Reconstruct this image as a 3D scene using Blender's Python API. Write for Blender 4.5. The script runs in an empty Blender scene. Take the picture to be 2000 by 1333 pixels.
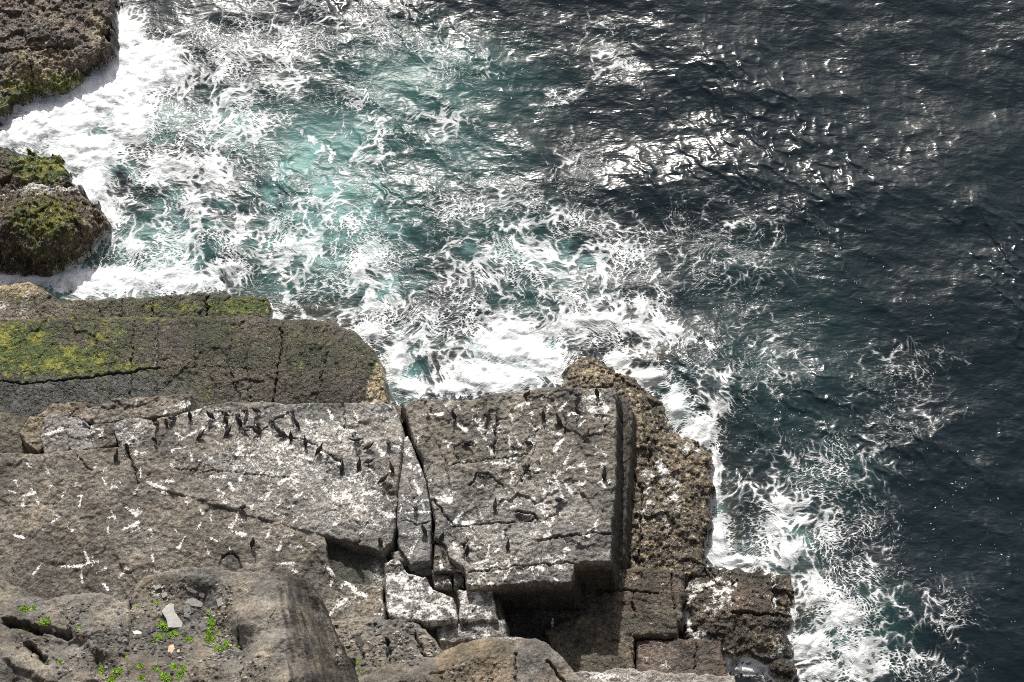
import bpy, math, random
import numpy as np
from mathutils import Vector
random.seed(7); np.random.seed(7)
R = math.radians
sc = bpy.context.scene
C = sc.collection

# ------------------------------------------------------------------ camera
CAMY, CAMZ, TILT, HF = -45.4, 89.1, R(27.0), R(30.2)
cam = bpy.data.cameras.new("camera"); cam.sensor_width = 36.0
cam.angle = HF; cam.clip_start = 0.5; cam.clip_end = 6000
co = bpy.data.objects.new("camera", cam); C.objects.link(co)
co.location = (0, CAMY, CAMZ); co.rotation_euler = (TILT, 0, 0)
sc.camera = co

# ------------------------------------------------------------------ sky, sun, exposure
SUN_EL, SUN_AZ = R(36), R(-6)          # azimuth measured from +Y (out to sea) towards +X
w = bpy.data.worlds.new("World"); sc.world = w; w.use_nodes = True
nt = w.node_tree; nt.nodes.clear()
o = nt.nodes.new("ShaderNodeOutputWorld"); bg = nt.nodes.new("ShaderNodeBackground")
sky = nt.nodes.new("ShaderNodeTexSky"); sky.sky_type = 'NISHITA'; sky.sun_disc = False
sky.sun_elevation = SUN_EL; sky.sun_rotation = SUN_AZ
sky.air_density = 1.0; sky.dust_density = 4.0; sky.ozone_density = 1.0
hs = nt.nodes.new("ShaderNodeHueSaturation"); hs.inputs['Saturation'].default_value = 0.6
nt.links.new(sky.outputs[0], hs.inputs['Color']); nt.links.new(hs.outputs[0], bg.inputs[0])
bg.inputs[1].default_value = 0.09
nt.links.new(bg.outputs[0], o.inputs[0])
sl = bpy.data.lights.new("sun", 'SUN'); sl.energy = 4.1; sl.angle = R(0.6); sl.color = (1.0, 0.965, 0.91)
so = bpy.data.objects.new("sun", sl); C.objects.link(so)
sdir = Vector((math.cos(SUN_EL)*math.sin(SUN_AZ), math.cos(SUN_EL)*math.cos(SUN_AZ), math.sin(SUN_EL)))
so.rotation_euler = sdir.to_track_quat('Z', 'Y').to_euler(); so.location = sdir*150
sc.view_settings.view_transform = 'Standard'; sc.view_settings.look = 'None'
sc.view_settings.exposure = 0.52; sc.view_settings.gamma = 1.0
sc.cycles.use_denoising = False; sc.cycles.filter_width = 1.05
sc.cycles.max_bounces = 5; sc.cycles.caustics_reflective = False; sc.cycles.caustics_refractive = False

# ------------------------------------------------------------------ photo pixel <-> place
TH = math.tan(HF/2); CT, ST = math.cos(TILT), math.sin(TILT)
def W(u, v, z):
    a = (np.asarray(u, float)-1000)/1000*TH; b = -(np.asarray(v, float)-666.5)/1000*TH
    dx, dy, dz = a, b*CT+ST, b*ST-CT
    t = (z-CAMZ)/dz
    return dx*t, CAMY+dy*t, np.asarray(z, float)+0*dx
def PX(x, y, z):
    y = y-CAMY; z = z-CAMZ
    yc = y*CT+z*ST; zc = -y*ST+z*CT
    return 1000+1000*(x/-zc)/TH, 666.5-1000*(yc/-zc)/TH

# ------------------------------------------------------------------ noise
def _h(ix, iy, s):
    n = (ix.astype(np.int64)*374761393 + iy.astype(np.int64)*668265263 + s*1442695041) & 0xffffffff
    n = ((n ^ (n >> 13))*1274126177) & 0xffffffff
    return (n ^ (n >> 16)) & 0xffffffff
def rnd(ix, iy, s): return _h(ix, iy, s)/4294967295.0
def perlin(x, y, s=0):
    ix = np.floor(x); iy = np.floor(y); fx = x-ix; fy = y-iy
    ix = ix.astype(np.int64); iy = iy.astype(np.int64)
    ux = fx*fx*fx*(fx*(fx*6-15)+10); uy = fy*fy*fy*(fy*(fy*6-15)+10)
    def g(i, j, dx, dy):
        a = rnd(i, j, s)*6.2831853
        return np.cos(a)*dx+np.sin(a)*dy
    a = g(ix, iy, fx, fy); b = g(ix+1, iy, fx-1, fy); c = g(ix, iy+1, fx, fy-1); d = g(ix+1, iy+1, fx-1, fy-1)
    return ((a*(1-ux)+b*ux)*(1-uy)+(c*(1-ux)+d*ux)*uy)*1.5
def fbm(x, y, o=4, s=0, g=0.5):
    t = np.zeros(np.shape(x)); a = 1.0
    for k in range(o):
        t = t+a*perlin(x*2**k+17.3*k, y*2**k-9.1*k, s+k*31); a *= g
    return t
def facets(x, y, s=0, tilt=0.6):
    """broken-rock relief: every cell is a tilted plane; also the distance to the cell border"""
    ix = np.floor(x).astype(np.int64); iy = np.floor(y).astype(np.int64)
    b1 = np.full(x.shape, 9.0); b2 = b1.copy(); h = np.zeros(x.shape)
    for i in (-1, 0, 1):
        for j in (-1, 0, 1):
            cx, cy = ix+i, iy+j
            px = cx+rnd(cx, cy, s); py = cy+rnd(cx, cy, s+1)
            d = np.hypot(x-px, y-py)
            hh = (rnd(cx, cy, s+2)-.5)+tilt*((rnd(cx, cy, s+3)-.5)*2*(x-px)+(rnd(cx, cy, s+4)-.5)*2*(y-py))
            n = d < b1
            b2 = np.where(n, b1, np.minimum(b2, d)); h = np.where(n, hh, h); b1 = np.where(n, d, b1)
    return h, b2-b1
def sstep(a, b, x):
    t = np.clip((x-a)/(b-a), 0, 1); return t*t*(3-2*t)
def sdist(x, y, P):
    """signed distance to polygon P (positive inside)"""
    P = np.asarray(P); n = len(P); d = np.full(x.shape, 1e9); ins = np.zeros(x.shape, bool)
    for i in range(n):
        ax, ay = P[i]; bx, by = P[(i+1) % n]
        ex, ey = bx-ax, by-ay; L = ex*ex+ey*ey+1e-12
        t = np.clip(((x-ax)*ex+(y-ay)*ey)/L, 0, 1)
        d = np.minimum(d, (x-ax-t*ex)**2+(y-ay-t*ey)**2)
        c = ((ay > y) != (by > y)) & (x < (bx-ax)*(y-ay)/(by-ay+1e-12)+ax)
        ins ^= c
    d = np.sqrt(d); return np.where(ins, d, -d)
def pdist(x, y, L):
    d = np.full(x.shape, 1e9)
    for (ax, ay), (bx, by) in zip(L[:-1], L[1:]):
        ex, ey = bx-ax, by-ay; q = ex*ex+ey*ey+1e-12
        t = np.clip(((x-ax)*ex+(y-ay)*ey)/q, 0, 1)
        d = np.minimum(d, (x-ax-t*ex)**2+(y-ay-t*ey)**2)
    return np.sqrt(d)

# ------------------------------------------------------------------ mesh + material helpers
def mesh_np(name, co_, faces, attrs=None, mat=None, smooth=True):
    me = bpy.data.meshes.new(name); n = len(co_)
    me.vertices.add(n); me.vertices.foreach_set("co", np.ascontiguousarray(co_, np.float32).ravel())
    k = faces.shape[1]; m = len(faces)
    me.loops.add(m*k); me.loops.foreach_set("vertex_index", np.ascontiguousarray(faces, np.int32).ravel())
    me.polygons.add(m); me.polygons.foreach_set("loop_start", np.arange(0, m*k, k, dtype=np.int32))
    me.polygons.foreach_set("use_smooth", np.full(m, smooth))
    me.update(calc_edges=True)
    for a, (ty, dat) in (attrs or {}).items():
        at = me.attributes.new(a, ty, 'POINT')
        at.data.foreach_set({'FLOAT': 'value', 'FLOAT_COLOR': 'color', 'FLOAT_VECTOR': 'vector'}[ty], np.ascontiguousarray(dat, np.float32).ravel())
    if mat: me.materials.append(mat)
    ob = bpy.data.objects.new(name, me); C.objects.link(ob); return ob
def tag(o, label, cat=None, group=None, kind=None):
    if label: o["label"] = label
    if cat: o["category"] = cat
    if group: o["group"] = group
    if kind: o["kind"] = kind
    return o
class NB:
    def __init__(s, name):
        s.m = bpy.data.materials.new(name); s.m.use_nodes = True; s.t = s.m.node_tree; s.t.nodes.clear()
        s.out = s.n("ShaderNodeOutputMaterial"); s.p = s.n("ShaderNodeBsdfPrincipled"); s.l(s.p.outputs[0], s.out.inputs[0])
    def n(s, ty, **k):
        x = s.t.nodes.new(ty)
        for a, b in k.items(): setattr(x, a, b)
        return x
    def l(s, a, b): s.t.links.new(a, b)
    def put(s, sock, v):
        if isinstance(v, bpy.types.NodeSocket): s.l(v, sock)
        elif isinstance(v, (tuple, list)) and len(v) == 3 and sock.type == 'RGBA': sock.default_value = (*v, 1)
        else: sock.default_value = v
    def math(s, op, a, b=None, c=None, clamp=False):
        x = s.n("ShaderNodeMath", operation=op, use_clamp=clamp)
        for i, v in enumerate((a, b, c)):
            if v is not None: s.put(x.inputs[i], v)
        return x.outputs[0]
    def vm(s, op, a, b=None, sc_=None):
        x = s.n("ShaderNodeVectorMath", operation=op); s.put(x.inputs[0], a)
        if b is not None: s.put(x.inputs[1], b)
        if sc_ is not None: s.put(x.inputs['Scale'], sc_)
        return x.outputs[0]
    def mix(s, f, a, b, bt='MIX'):
        x = s.n("ShaderNodeMix", data_type='RGBA', blend_type=bt); s.put(x.inputs[0], f); s.put(x.inputs[6], a); s.put(x.inputs[7], b); return x.outputs[2]
    def mr(s, v, a, b, c, d, sm=True):
        x = s.n("ShaderNodeMapRange", interpolation_type='SMOOTHSTEP' if sm else 'LINEAR')
        for i, q in enumerate((v, a, b, c, d)): s.put(x.inputs[i], q)
        return x.outputs[0]
    def noise(s, vec, scale, det=3, rough=.55, dist=0):
        x = s.n("ShaderNodeTexNoise"); s.l(vec, x.inputs['Vector'])
        x.inputs['Scale'].default_value = scale; x.inputs['Detail'].default_value = det
        x.inputs['Roughness'].default_value = rough; x.inputs['Distortion'].default_value = dist; return x
    def vor(s, vec, scale, feat='F1', dims='2D'):
        x = s.n("ShaderNodeTexVoronoi", feature=feat, voronoi_dimensions=dims); s.l(vec, x.inputs['Vector']); x.inputs['Scale'].default_value = scale; return x
    def attr(s, name): return s.n("ShaderNodeAttribute", attribute_name=name)
    def bump(s, h, st, dist, nrm=None):
        x = s.n("ShaderNodeBump"); s.put(x.inputs['Height'], h); s.put(x.inputs['Strength'], st); x.inputs['Distance'].default_value = dist
        if nrm: s.l(nrm, x.inputs['Normal'])
        return x.outputs[0]

def rock_material(name, stretch=(1, 1, 1), rot=0.0, contrast=1.0, bump=1.0):
    b = NB(name); tc = b.n("ShaderNodeNewGeometry").outputs['Position']
    mp = b.n("ShaderNodeMapping"); b.l(tc, mp.inputs[0]); mp.inputs['Rotation'].default_value = (0, 0, rot); mp.inputs['Scale'].default_value = stretch
    P = mp.outputs[0]
    base = b.attr("base").outputs['Color']; pa = b.attr("paint")
    sp = b.n("ShaderNodeSeparateColor"); b.l(pa.outputs['Color'], sp.inputs[0])
    gu, mo, ba, we = sp.outputs[0], sp.outputs[1], sp.outputs[2], pa.outputs['Alpha']
    n1 = b.noise(P, .9, 5, .6).outputs[0]; n2 = b.noise(P, 5.5, 5, .65).outputs[0]; n3 = b.noise(P, 15, 3, .75).outputs[0]
    f = b.math('MULTIPLY', b.mr(n1, .3, .7, 1-.32*contrast, 1+.32*contrast), b.mr(n2, .25, .75, 1-.55*contrast, 1+.55*contrast))
    f = b.math('MULTIPLY', f, b.mr(b.noise(tc, .28, 4, .65).outputs[0], .35, .65, .62, 1.22))
    f = b.math('MULTIPLY', f, b.mr(n3, .3, .7, 1-.46*contrast, 1+.46*contrast))
    col = b.mix(1.0, base, b.n("ShaderNodeCombineColor").outputs[0], 'MULTIPLY')
    cc = col.node.inputs[7].links[0].from_node
    for i in range(3): b.l(f, cc.inputs[i])
    # warm / cool drift of the stone
    hue = b.noise(tc, .55, 3, .6).outputs[0]
    col = b.mix(b.mr(hue, .4, .7, 0, .55), col, b.mix(1.0, col, (1.08, .97, .84), 'MULTIPLY'))
    # moss and weed
    mt = b.math('ADD', mo, b.math('MULTIPLY', b.math('SUBTRACT', b.noise(P, 3.4, 6, .75).outputs[0], .5), 1.9))
    mcol = b.mix(b.mr(b.noise(tc, 1.3, 4, .7).outputs[0], .45, .62, 0, 1), (.07, .10, .014), (.30, .29, .035))
    mcol = b.mix(b.mr(n3, .35, .65, .75, 0), mcol, (.02, .03, .008))
    col = b.mix(b.math('MULTIPLY', b.mr(mt, .5, .72, 0, 1), b.math('GREATER_THAN', mo, .02)), col, mcol)
    # barnacle crust
    bt = b.math('ADD', ba, b.math('MULTIPLY', b.math('SUBTRACT', b.noise(tc, 4.2, 5, .78).outputs[0], .5), 2.3))
    bcol = b.mix(b.mr(n2, .4, .65, 0, 1), (.26, .19, .09), (.56, .49, .34))
    col = b.mix(b.math('MULTIPLY', b.mr(bt, .62, .74, 0, 1), b.math('GREATER_THAN', ba, .02)), col, bcol)
    # bird lime
    gt = b.math('ADD', gu, b.math('MULTIPLY', b.math('SUBTRACT', b.noise(tc, 11, 5, .75).outputs[0], .5), 2.0))
    gmask = b.math('MULTIPLY', b.mr(gt, .44, .86, 0, 1), b.math('GREATER_THAN', gu, .015))
    col = b.mix(gmask, col, b.mix(n3, (.62, .61, .57), (.84, .83, .80)))
    b.l(col, b.p.inputs['Base Color'])
    rr = b.mr(b.math('SUBTRACT', we, b.math('MULTIPLY', gmask, .7)), 0, 1, .92, .24, False)
    b.l(rr, b.p.inputs['Roughness']); b.p.inputs['Specular IOR Level'].default_value = .4
    rid = b.noise(P, 3.1, 6, .62, .6).outputs[0]
    crk = b.mr(b.vor(b.vm('ADD', P, b.vm('SCALE', b.noise(P, 2.0, 3).outputs['Color'], sc_=.7)), 1.7, 'DISTANCE_TO_EDGE', '3D').outputs['Distance'], 0, .09, 0, 1)
    h = b.math('ADD', b.math('MULTIPLY', rid, 1.0), b.math('MULTIPLY', crk, b.math('MULTIPLY_ADD', we, .10, .05)))
    h = b.math('ADD', h, b.math('MULTIPLY', n3, .22))
    nn = b.bump(h, .85*bump, .22)
    b.l(nn, b.p.inputs['Normal'])
    return b.m
M_rock = rock_material("weathered rock")
M_wet = rock_material("wet tidal rock", contrast=1.1, bump=1.35)
M_weed = rock_material("weed streaked rock", stretch=(3.2, .75, 1), rot=R(42), contrast=1.25, bump=1.5)
M_str = rock_material("layered slate", stretch=(6, .7, 1.0), rot=R(-17), contrast=1.0, bump=1.0)
M_cliff = rock_material("dusty cliff rock", contrast=.8, bump=.9)

# ------------------------------------------------------------------ rocks
ROCK_POLYS = []       # outline at the waterline, for the surf around the rocks
def blob(u, v, L):
    t = np.zeros(u.shape)
    for (a, b_, ra, rb, wt) in L:
        q = ((u-a)/ra)**2+((v-b_)/rb)**2
        t = np.maximum(t, wt*np.exp(-q*.7))
    return t
def rock(name, label, cat, outline, inner=(), sp=.055, base=-1.2, rnd_=.22, slope=7.0, east=None, grow=0.0, edge=.13, relief=(.05, .10, .5), grooves=(), steps=(),
         tint=None, paint=None, mat=None, sea=False, group=None, smoothz=2.5, kind=None, seed=1):
    P3 = np.array([W(u, v, z) for u, v, z in outline]); I3 = np.array([W(u, v, z) for u, v, z in inner]).reshape(-1, 3)
    poly = P3[:, :2]
    zt = P3[:, 2].max(); pad = (zt-base)/slope+.35
    x0, y0 = poly.min(0)-pad; x1, y1 = poly.max(0)+pad
    xs = np.arange(x0, x1, sp); ys = np.arange(y0, y1, sp); X, Y = np.meshgrid(xs, ys)
    sd = sdist(X, Y, poly)
    sd = sd+grow+edge*fbm(X*1.1, Y*1.1, 4, seed+50)+edge*.35*facets(X*2.2, Y*2.2, seed+60)[0]
    # densify the outline and interpolate heights from it and from the interior points
    grooves = [(g_[0], g_[1]*.55, g_[2]*1.25) for g_ in grooves]
    dense = []
    for i in range(len(P3)):
        a, b_ = P3[i], P3[(i+1) % len(P3)]; n = max(1, int(np.hypot(*(b_-a)[:2])/1.2))
        for k in range(n): dense.append(a+(b_-a)*k/n)
    K = np.vstack([np.array(dense), np.repeat(I3, 3, 0)]) if len(I3) else np.array(dense)
    num = np.zeros(X.shape); den = np.zeros(X.shape)
    for kx, ky, kz in K:
        wt = 1/(((X-kx)**2+(Y-ky)**2)**(smoothz/2)+.08); num += wt*kz; den += wt
    Z = num/den
    for pts, dz, wd in steps:          # raised or sunk sub-plates (pixel polygon at the local height)
        q = np.array([W(u, v, zt)[:2] for u, v in pts]); s2 = sdist(X, Y, q)+.08*fbm(X*2, Y*2, 3, seed+70)
        Z = Z+dz*sstep(-wd, wd, s2)
    f1, e1 = facets(X*.55+.25*fbm(X*.7, Y*.7, 3, 3), Y*.55+.25*fbm(X*.7, Y*.7, 3, 4), seed+80)
    f2, e2 = facets(X*1.7+.3*fbm(X, Y, 3, 5), Y*1.7+.3*fbm(X, Y, 3, 6), seed+90)
    Z = Z+relief[0]*fbm(X*3, Y*3, 5, seed, .6)+relief[1]*(f1+.5*f2)+relief[2]*.3*fbm(X*.35, Y*.35, 3, seed+11)
    for pts, wd, dp in grooves:
        q = [tuple(float(c) for c in W(u, v, zt)[:2]) for u, v in pts]
        dd = pdist(X+.10*fbm(X*2.5, Y*2.5, 3, seed+21), Y+.10*fbm(X*2.5, Y*2.5, 3, seed+22), q)
        Z = Z-dp*np.exp(-(dd/wd)**2)
    sl_ = slope
    if east:
        gy, gx = np.gradient(sd, sp); gn = np.hypot(gx, gy)+1e-6; sl_ = slope+(east-slope)*sstep(.35, .8, -gx/gn)
    r = rnd_; ins = np.clip(sd/r, 0, 1)
    top = Z-r*(1-np.sqrt(np.clip(1-(1-ins)**2, 0, 1)))
    Zf = np.where(sd > 0, top, Z-r+sd*sl_+.25*fbm(X*3+9, Y*3, 3, seed+33)*np.clip(-sd*3, 0, 1))
    keep = Zf > base
    Zf = np.maximum(Zf, base)
    ny, nx = X.shape; idx = np.arange(ny*nx).reshape(ny, nx)
    q = np.stack([idx[:-1, :-1], idx[:-1, 1:], idx[1:, 1:], idx[1:, :-1]], -1).reshape(-1, 4)
    kf = keep.ravel(); q = q[kf[q].any(1)]
    us = np.unique(q); mp_ = np.full(ny*nx, -1); mp_[us] = np.arange(len(us)); q = mp_[q]
    x, y, z, s = X.ravel()[us], Y.ravel()[us], Zf.ravel()[us], sd.ravel()[us]
    jx = .04*fbm(z*2.3+x, y*1.3+z, 3, seed+40)*(s < 0); 
    x2 = x+jx; y2 = y+.04*fbm(z*2.3+y, x*1.3-z, 3, seed+41)*(s < 0)
    u, v = PX(x, y, z)
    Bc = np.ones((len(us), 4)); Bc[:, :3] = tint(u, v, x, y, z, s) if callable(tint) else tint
    Pa = np.zeros((len(us), 4))
    if paint:
        for c, val in zip(range(4), paint(u, v, x, y, z, s)): Pa[:, c] = np.clip(val, 0, 1)
    if sea:
        wash = .72*sstep(.8, .1, z+.35*fbm(x*.9, y*.9, 4, seed+77)); Pa[:, 0] = np.maximum(Pa[:, 0], wash); Bc[:, :3] *= (1-.45*sstep(1.0, .2, z))[:, None]
    ob = mesh_np(name, np.stack([x2, y2, z], 1), q, {"base": ('FLOAT_COLOR', Bc), "paint": ('FLOAT_COLOR', Pa)}, mat or M_rock)
    tag(ob, label, cat, group, kind)
    if sea: ROCK_POLYS.append(poly)
    return ob
def mixc(a, b, t):
    t = np.clip(t, 0, 1)[:, None]; return np.array(a)*(1-t)+np.array(b)*t

STR = [  # white splash marks: u1,v1,u2,v2,width in photo pixels
(82,852,122,837,5),(49,901,59,912,4),(86,905,95,926,5),(129,912,131,922,4),(151,882,153,897,4),(192,900,184,915,3),(210,911,199,924,4),(221,929,217,955,4),(199,932,206,945,4),
(61,940,62,957,4),(45,969,67,962,5),(46,970,45,987,5),(148,970,160,969,3),(159,969,155,989,4),(100,997,115,1010,4),(115,1010,102,1021,4),(236,890,285,886,4),(274,910,274,932,3),
(285,940,320,957,7),(312,940,338,940,4),(272,947,261,964,4),(282,946,271,957,3),(246,992,266,1004,6),(270,1020,242,1033,4),(216,997,224,1010,4),(412,985,412,1020,4),(466,991,462,1012,4),
(462,1014,450,1030,6),(370,879,375,897,5),(339,877,364,874,4),(387,896,402,910,4),(379,922,390,937,4),(410,931,440,932,4),(466,850,464,890,4),(467,900,455,920,6),(477,917,467,942,4),
(447,942,455,957,5),(350,860,382,844,5),(480,917,466,942,4),(651,952,650,980,4),(532,952,522,970,4),(550,966,547,986,4),(577,925,545,945,7),(541,890,546,905,5),(702,966,727,965,5),
(745,1000,767,1009,8),(722,915,735,932,4),(672,930,687,939,4),(530,1025,522,1050,5),(542,1051,572,1044,6),(452,1039,477,1044,6),(550,1057,544,1072,4),(562,1067,587,1067,5),(597,1056,615,1065,4),
(361,1050,347,1070,4),(635,920,662,905,5),(722,990,730,1025,3),(19,1044,46,1050,4),(119,1107,159,1106,6),(165,1075,172,1097,5),(162,1104,190,1096,4),(180,1087,180,1107,4),(158,1114,160,1136,4),
(186,1121,207,1109,4),(232,1131,246,1112,7),(197,1137,210,1150,4),(282,1114,321,1120,4),(295,1072,299,1094,4),(240,1035,270,1021,4),(254,1041,270,1033,4),(285,1057,300,1047,4),(361,1049,349,1071,4),
(399,1057,407,1080,5),(455,1039,476,1045,4),(84,1097,65,1122,3),(541,1101,570,1101,6),(564,1109,578,1116,5),(635,1105,652,1120,8),(672,1132,692,1152,8),(692,1157,715,1164,6),(687,1165,655,1187,6),
(655,1187,643,1202,4),(810,1202,837,1184,7),(838,1184,875,1185,5),(826,810,865,809,4),(880,782,870,793,4),(872,793,880,803,5),(892,829,910,841,6),(949,823,935,837,5),(935,837,949,859,5),
(993,847,997,883,5),(1006,851,1015,869,5),(993,799,1001,823,4),(1002,797,1033,787,5),(952,872,965,889,6),(946,904,986,905,4),(1072,766,1057,778,5),(1055,793,1039,806,4),(1085,818,1045,838,5),
(1108,784,1093,802,4),(1069,841,1096,850,4),(1103,854,1084,877,7),(1144,820,1130,833,4),(1162,841,1177,844,5),(1117,877,1102,907,5),(1105,916,1139,907,5),(1144,907,1145,923,4),(1171,911,1186,904,4),
(1003,919,997,944,4),(1090,941,1099,974,5),(1100,940,1117,964,4),(850,973,877,976,8),(907,997,884,1025,6),(886,1025,922,1021,6),(931,982,946,1024,4),(1018,983,997,992,4),(994,964,979,991,4),
(1042,989,1057,995,4),(982,1033,983,1048,5),(1024,1042,1051,1042,6),(1057,1018,1075,1025,5),(940,1061,955,1064,4),(955,1066,952,1087,5),(1129,1042,1150,1048,4),(781,964,802,983,5),(808,937,820,964,7),
(787,1001,838,1000,4),(787,1043,815,1042,6),(820,1045,799,1087,5),(1168,943,1189,940,4),(1176,934,1180,950,5),(920,1104,952,1094,4),(950,1112,970,1102,5),(992,1092,996,1110,4),(1005,1111,1040,1110,5),
(1040,1106,1062,1112,5),(995,1115,984,1132,4),(1080,1100,1095,1110,9),(930,1129,938,1139,4),(1075,1087,1100,1086,5),(1101,1072,1103,1085,5),(860,1087,862,1110,4),(870,1085,880,1108,4),(876,1114,905,1116,4),
(904,1040,926,1047,4),(1022,795,1016,812,3),(715,770,728,788,4),(690,800,700,822,5),(640,800,650,818,4),(660,830,676,842,5),(612,880,632,884,4),(575,880,590,893,4),(600,905,612,920,4),(620,940,634,955,5),
(585,1000,600,1016,4),(700,940,712,958,4),(690,985,705,992,5),(640,1010,655,1024,4),(735,870,748,888,5),(420,860,432,868,4),(500,880,512,894,4),(330,900,338,914,4),(20,935,34,938,3),(130,1030,142,1037,3)]
rs = random.Random(11)
def star(u, v, L, w_):
    a = rs.random()*6.28
    for k in range(rs.choice((1, 1, 2, 2, 3))):
        aa = a+rs.uniform(-1.1, 1.1)*(k > 0)*1.5; l = L*rs.uniform(.6, 1.2)
        STR.append((u, v, u+l*math.cos(aa), v+l*math.sin(aa), w_*rs.uniform(.6, 1.1)))
for (u0, v0, u1, v1, n, L) in ((400, 800, 770, 1040, 40, 15), (300, 800, 560, 900, 14, 13), (640, 1140, 760, 1200, 8, 16), (785, 850, 835, 1090, 16, 16), (880, 790, 1190, 900, 26, 14), (860, 900, 1190, 1090, 36, 15), (0, 890, 300, 1060, 16, 14),
                               (300, 960, 640, 1110, 16, 15), (760, 1130, 970, 1210, 30, 14), (920, 1090, 1125, 1135, 12, 15), (110, 790, 300, 870, 6, 16)):
    for k in range(n): star(rs.uniform(u0, u1), rs.uniform(v0, v1), L, 3.4)
def guano(u, v, cloud=(), strokes=True):
    g = np.zeros(u.shape)
    if strokes:
        uu = u+2.6*fbm(u*.3, v*.3, 3, 5, .7); vv = v+2.6*fbm(u*.3, v*.3, 3, 6, .7)
        for (a, b_, c, d, wd) in STR:
            m = (uu > min(a, c)-14) & (uu < max(a, c)+14) & (vv > min(b_, d)-14) & (vv < max(b_, d)+14)
            if not m.any(): continue
            ii = np.where(m)[0]; ex, ey = c-a, d-b_; q = ex*ex+ey*ey+1e-9
            t = np.clip(((uu[ii]-a)*ex+(vv[ii]-b_)*ey)/q, 0, 1)
            dd = np.hypot(uu[ii]-a-t*ex, vv[ii]-b_-t*ey)
            ww = wd*(.62+.14*math.sin(a*3.1+b_))*(.35+.95*t)
            g[ii] = np.maximum(g[ii], np.clip(1.2-(dd/ww)**2*.7, 0, 1.0)*(.86+.18*math.sin(a*1.7+d)))
    if len(cloud):
        c = blob(u, v, cloud); g = np.maximum(g, 1.2*c*(.72+.34*fbm(u*.06, v*.06, 5, 9, .7)))
    return g

BROWN = (.142, .131, .114); GREY = (.18, .175, .166); DARK = (.085, .078, .064); OLIVE = (.066, .066, .038); UMBER = (.07, .055, .045); TAN = (.27, .235, .185)

# -- rocks along the water
rock("sea_rock", "brown wet rock with mossy hem standing beyond the biggest burst of white surf", "rock",
     [(-260,-120,2.0),(100,-120,2.0),(205,-60,1.9),(213,30,1.8),(214,80,1.6),(198,100,1.4),(170,118,1.2),(138,152,1.0),(128,166,.8),(60,172,.9),(38,188,.8),(22,205,.7),(0,216,.7),(-260,240,.8)],
     inner=[(100,50,2.1),(60,110,1.9)], sp=.045, tint=lambda u, v, x, y, z, s: mixc((.095, .08, .07), (.125, .10, .085), fbm(x*.5, y*.5, 3, 8)+.4), seed=101, mat=M_wet, sea=True, rnd_=.22, relief=(.10, .26, .5), edge=.42,
     grooves=[([(0,88),(60,90),(130,85)], .08, .3), ([(60,90),(55,170)], .07, .2)],
     paint=lambda u, v, x, y, z, s: (0*u, blob(u, v, [(120,160,70,25,.95),(60,170,80,40,.9),(0,190,60,40,.7),(40,120,25,50,.55)]), blob(u, v, [(90,120,100,50,.72),(190,60,40,70,.7),(60,150,90,40,.72),(100,30,120,60,.55)]), .8+0*u))
rock("sea_rock", "low weed covered rock half drowned behind the rounded mossy boulder", "rock",
     [(-260,270,.8),(0,285,1.0),(22,302,1.1),(62,290,1.2),(112,300,1.1),(130,330,.8),(146,356,.6),(190,402,.4),(150,470,.4),(-260,470,.6)], sp=.05, seed=105, mat=M_wet, sea=True, rnd_=.25, relief=(.1, .24, .5), edge=.4,
     tint=UMBER, paint=lambda u, v, x, y, z, s: (0*u, blob(u, v, [(85,315,80,50,1.0),(20,320,40,50,.4)]), .38+0*u, .8+0*u))
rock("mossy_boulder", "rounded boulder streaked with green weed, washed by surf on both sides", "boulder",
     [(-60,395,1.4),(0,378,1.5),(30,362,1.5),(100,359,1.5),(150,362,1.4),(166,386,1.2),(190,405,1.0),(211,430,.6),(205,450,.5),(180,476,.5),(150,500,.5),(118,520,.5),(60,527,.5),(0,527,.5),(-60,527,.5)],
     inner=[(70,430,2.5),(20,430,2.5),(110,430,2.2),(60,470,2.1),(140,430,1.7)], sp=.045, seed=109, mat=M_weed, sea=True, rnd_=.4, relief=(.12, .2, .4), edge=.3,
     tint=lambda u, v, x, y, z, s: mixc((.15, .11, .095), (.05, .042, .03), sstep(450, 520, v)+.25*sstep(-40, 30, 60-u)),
     paint=lambda u, v, x, y, z, s: (.75*sstep(405, 355, v+10*fbm(x*3, y*3, 3, 2))+.3*fbm((x+y)*.8, (x-y)*4, 3, 14), blob(u, v, [(85,430,85,60,.95),(80,490,90,25,.6)])+.3*fbm((x+y)*1.2, (x-y)*5, 3, 4), .46+.25*fbm((x+y)*1.2, (x-y)*5, 3, 9)+.1*sstep(120, 190, u), .85+0*u))
rock("tidal_shelf", "low mossy shelf lapped by surf on the seaward side of the long slab", "rock shelf",
     [(-260,560,.9),(0,556,.9),(60,549,1.0),(90,564,.9),(112,582,.9),(200,581,.9),(250,577,.95),(320,574,1.0),(400,570,1.0),(480,572,1.0),(518,580,.9),(532,608,.7),(530,660,.9),(0,700,1.0),(-260,700,1.0)],
     sp=.05, seed=113, mat=M_wet, sea=True, rnd_=.3, relief=(.06, .12, .3), tint=lambda u, v, x, y, z, s: mixc((.14, .115, .09), OLIVE, sstep(60, 200, u)),
     grooves=[([(298,570),(296,620)], .06, .25), ([(405,565),(403,615)], .06, .25), ([(240,570),(236,620)], .05, .2)],
     paint=lambda u, v, x, y, z, s: (blob(u, v, [(20,610,60,30,.5),(75,585,45,30,.45)])*(.7+.9*fbm(x*1.5, y*1.5, 4, 51))*sstep(110, 60, u), blob(u, v, [(470,598,80,18,1.0),(340,600,90,18,.7),(40,585,60,30,.6),(250,600,60,14,.5)]), .42*sstep(140, 40, u)+.35*sstep(585, 570, v), .8+0*u))
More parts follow.
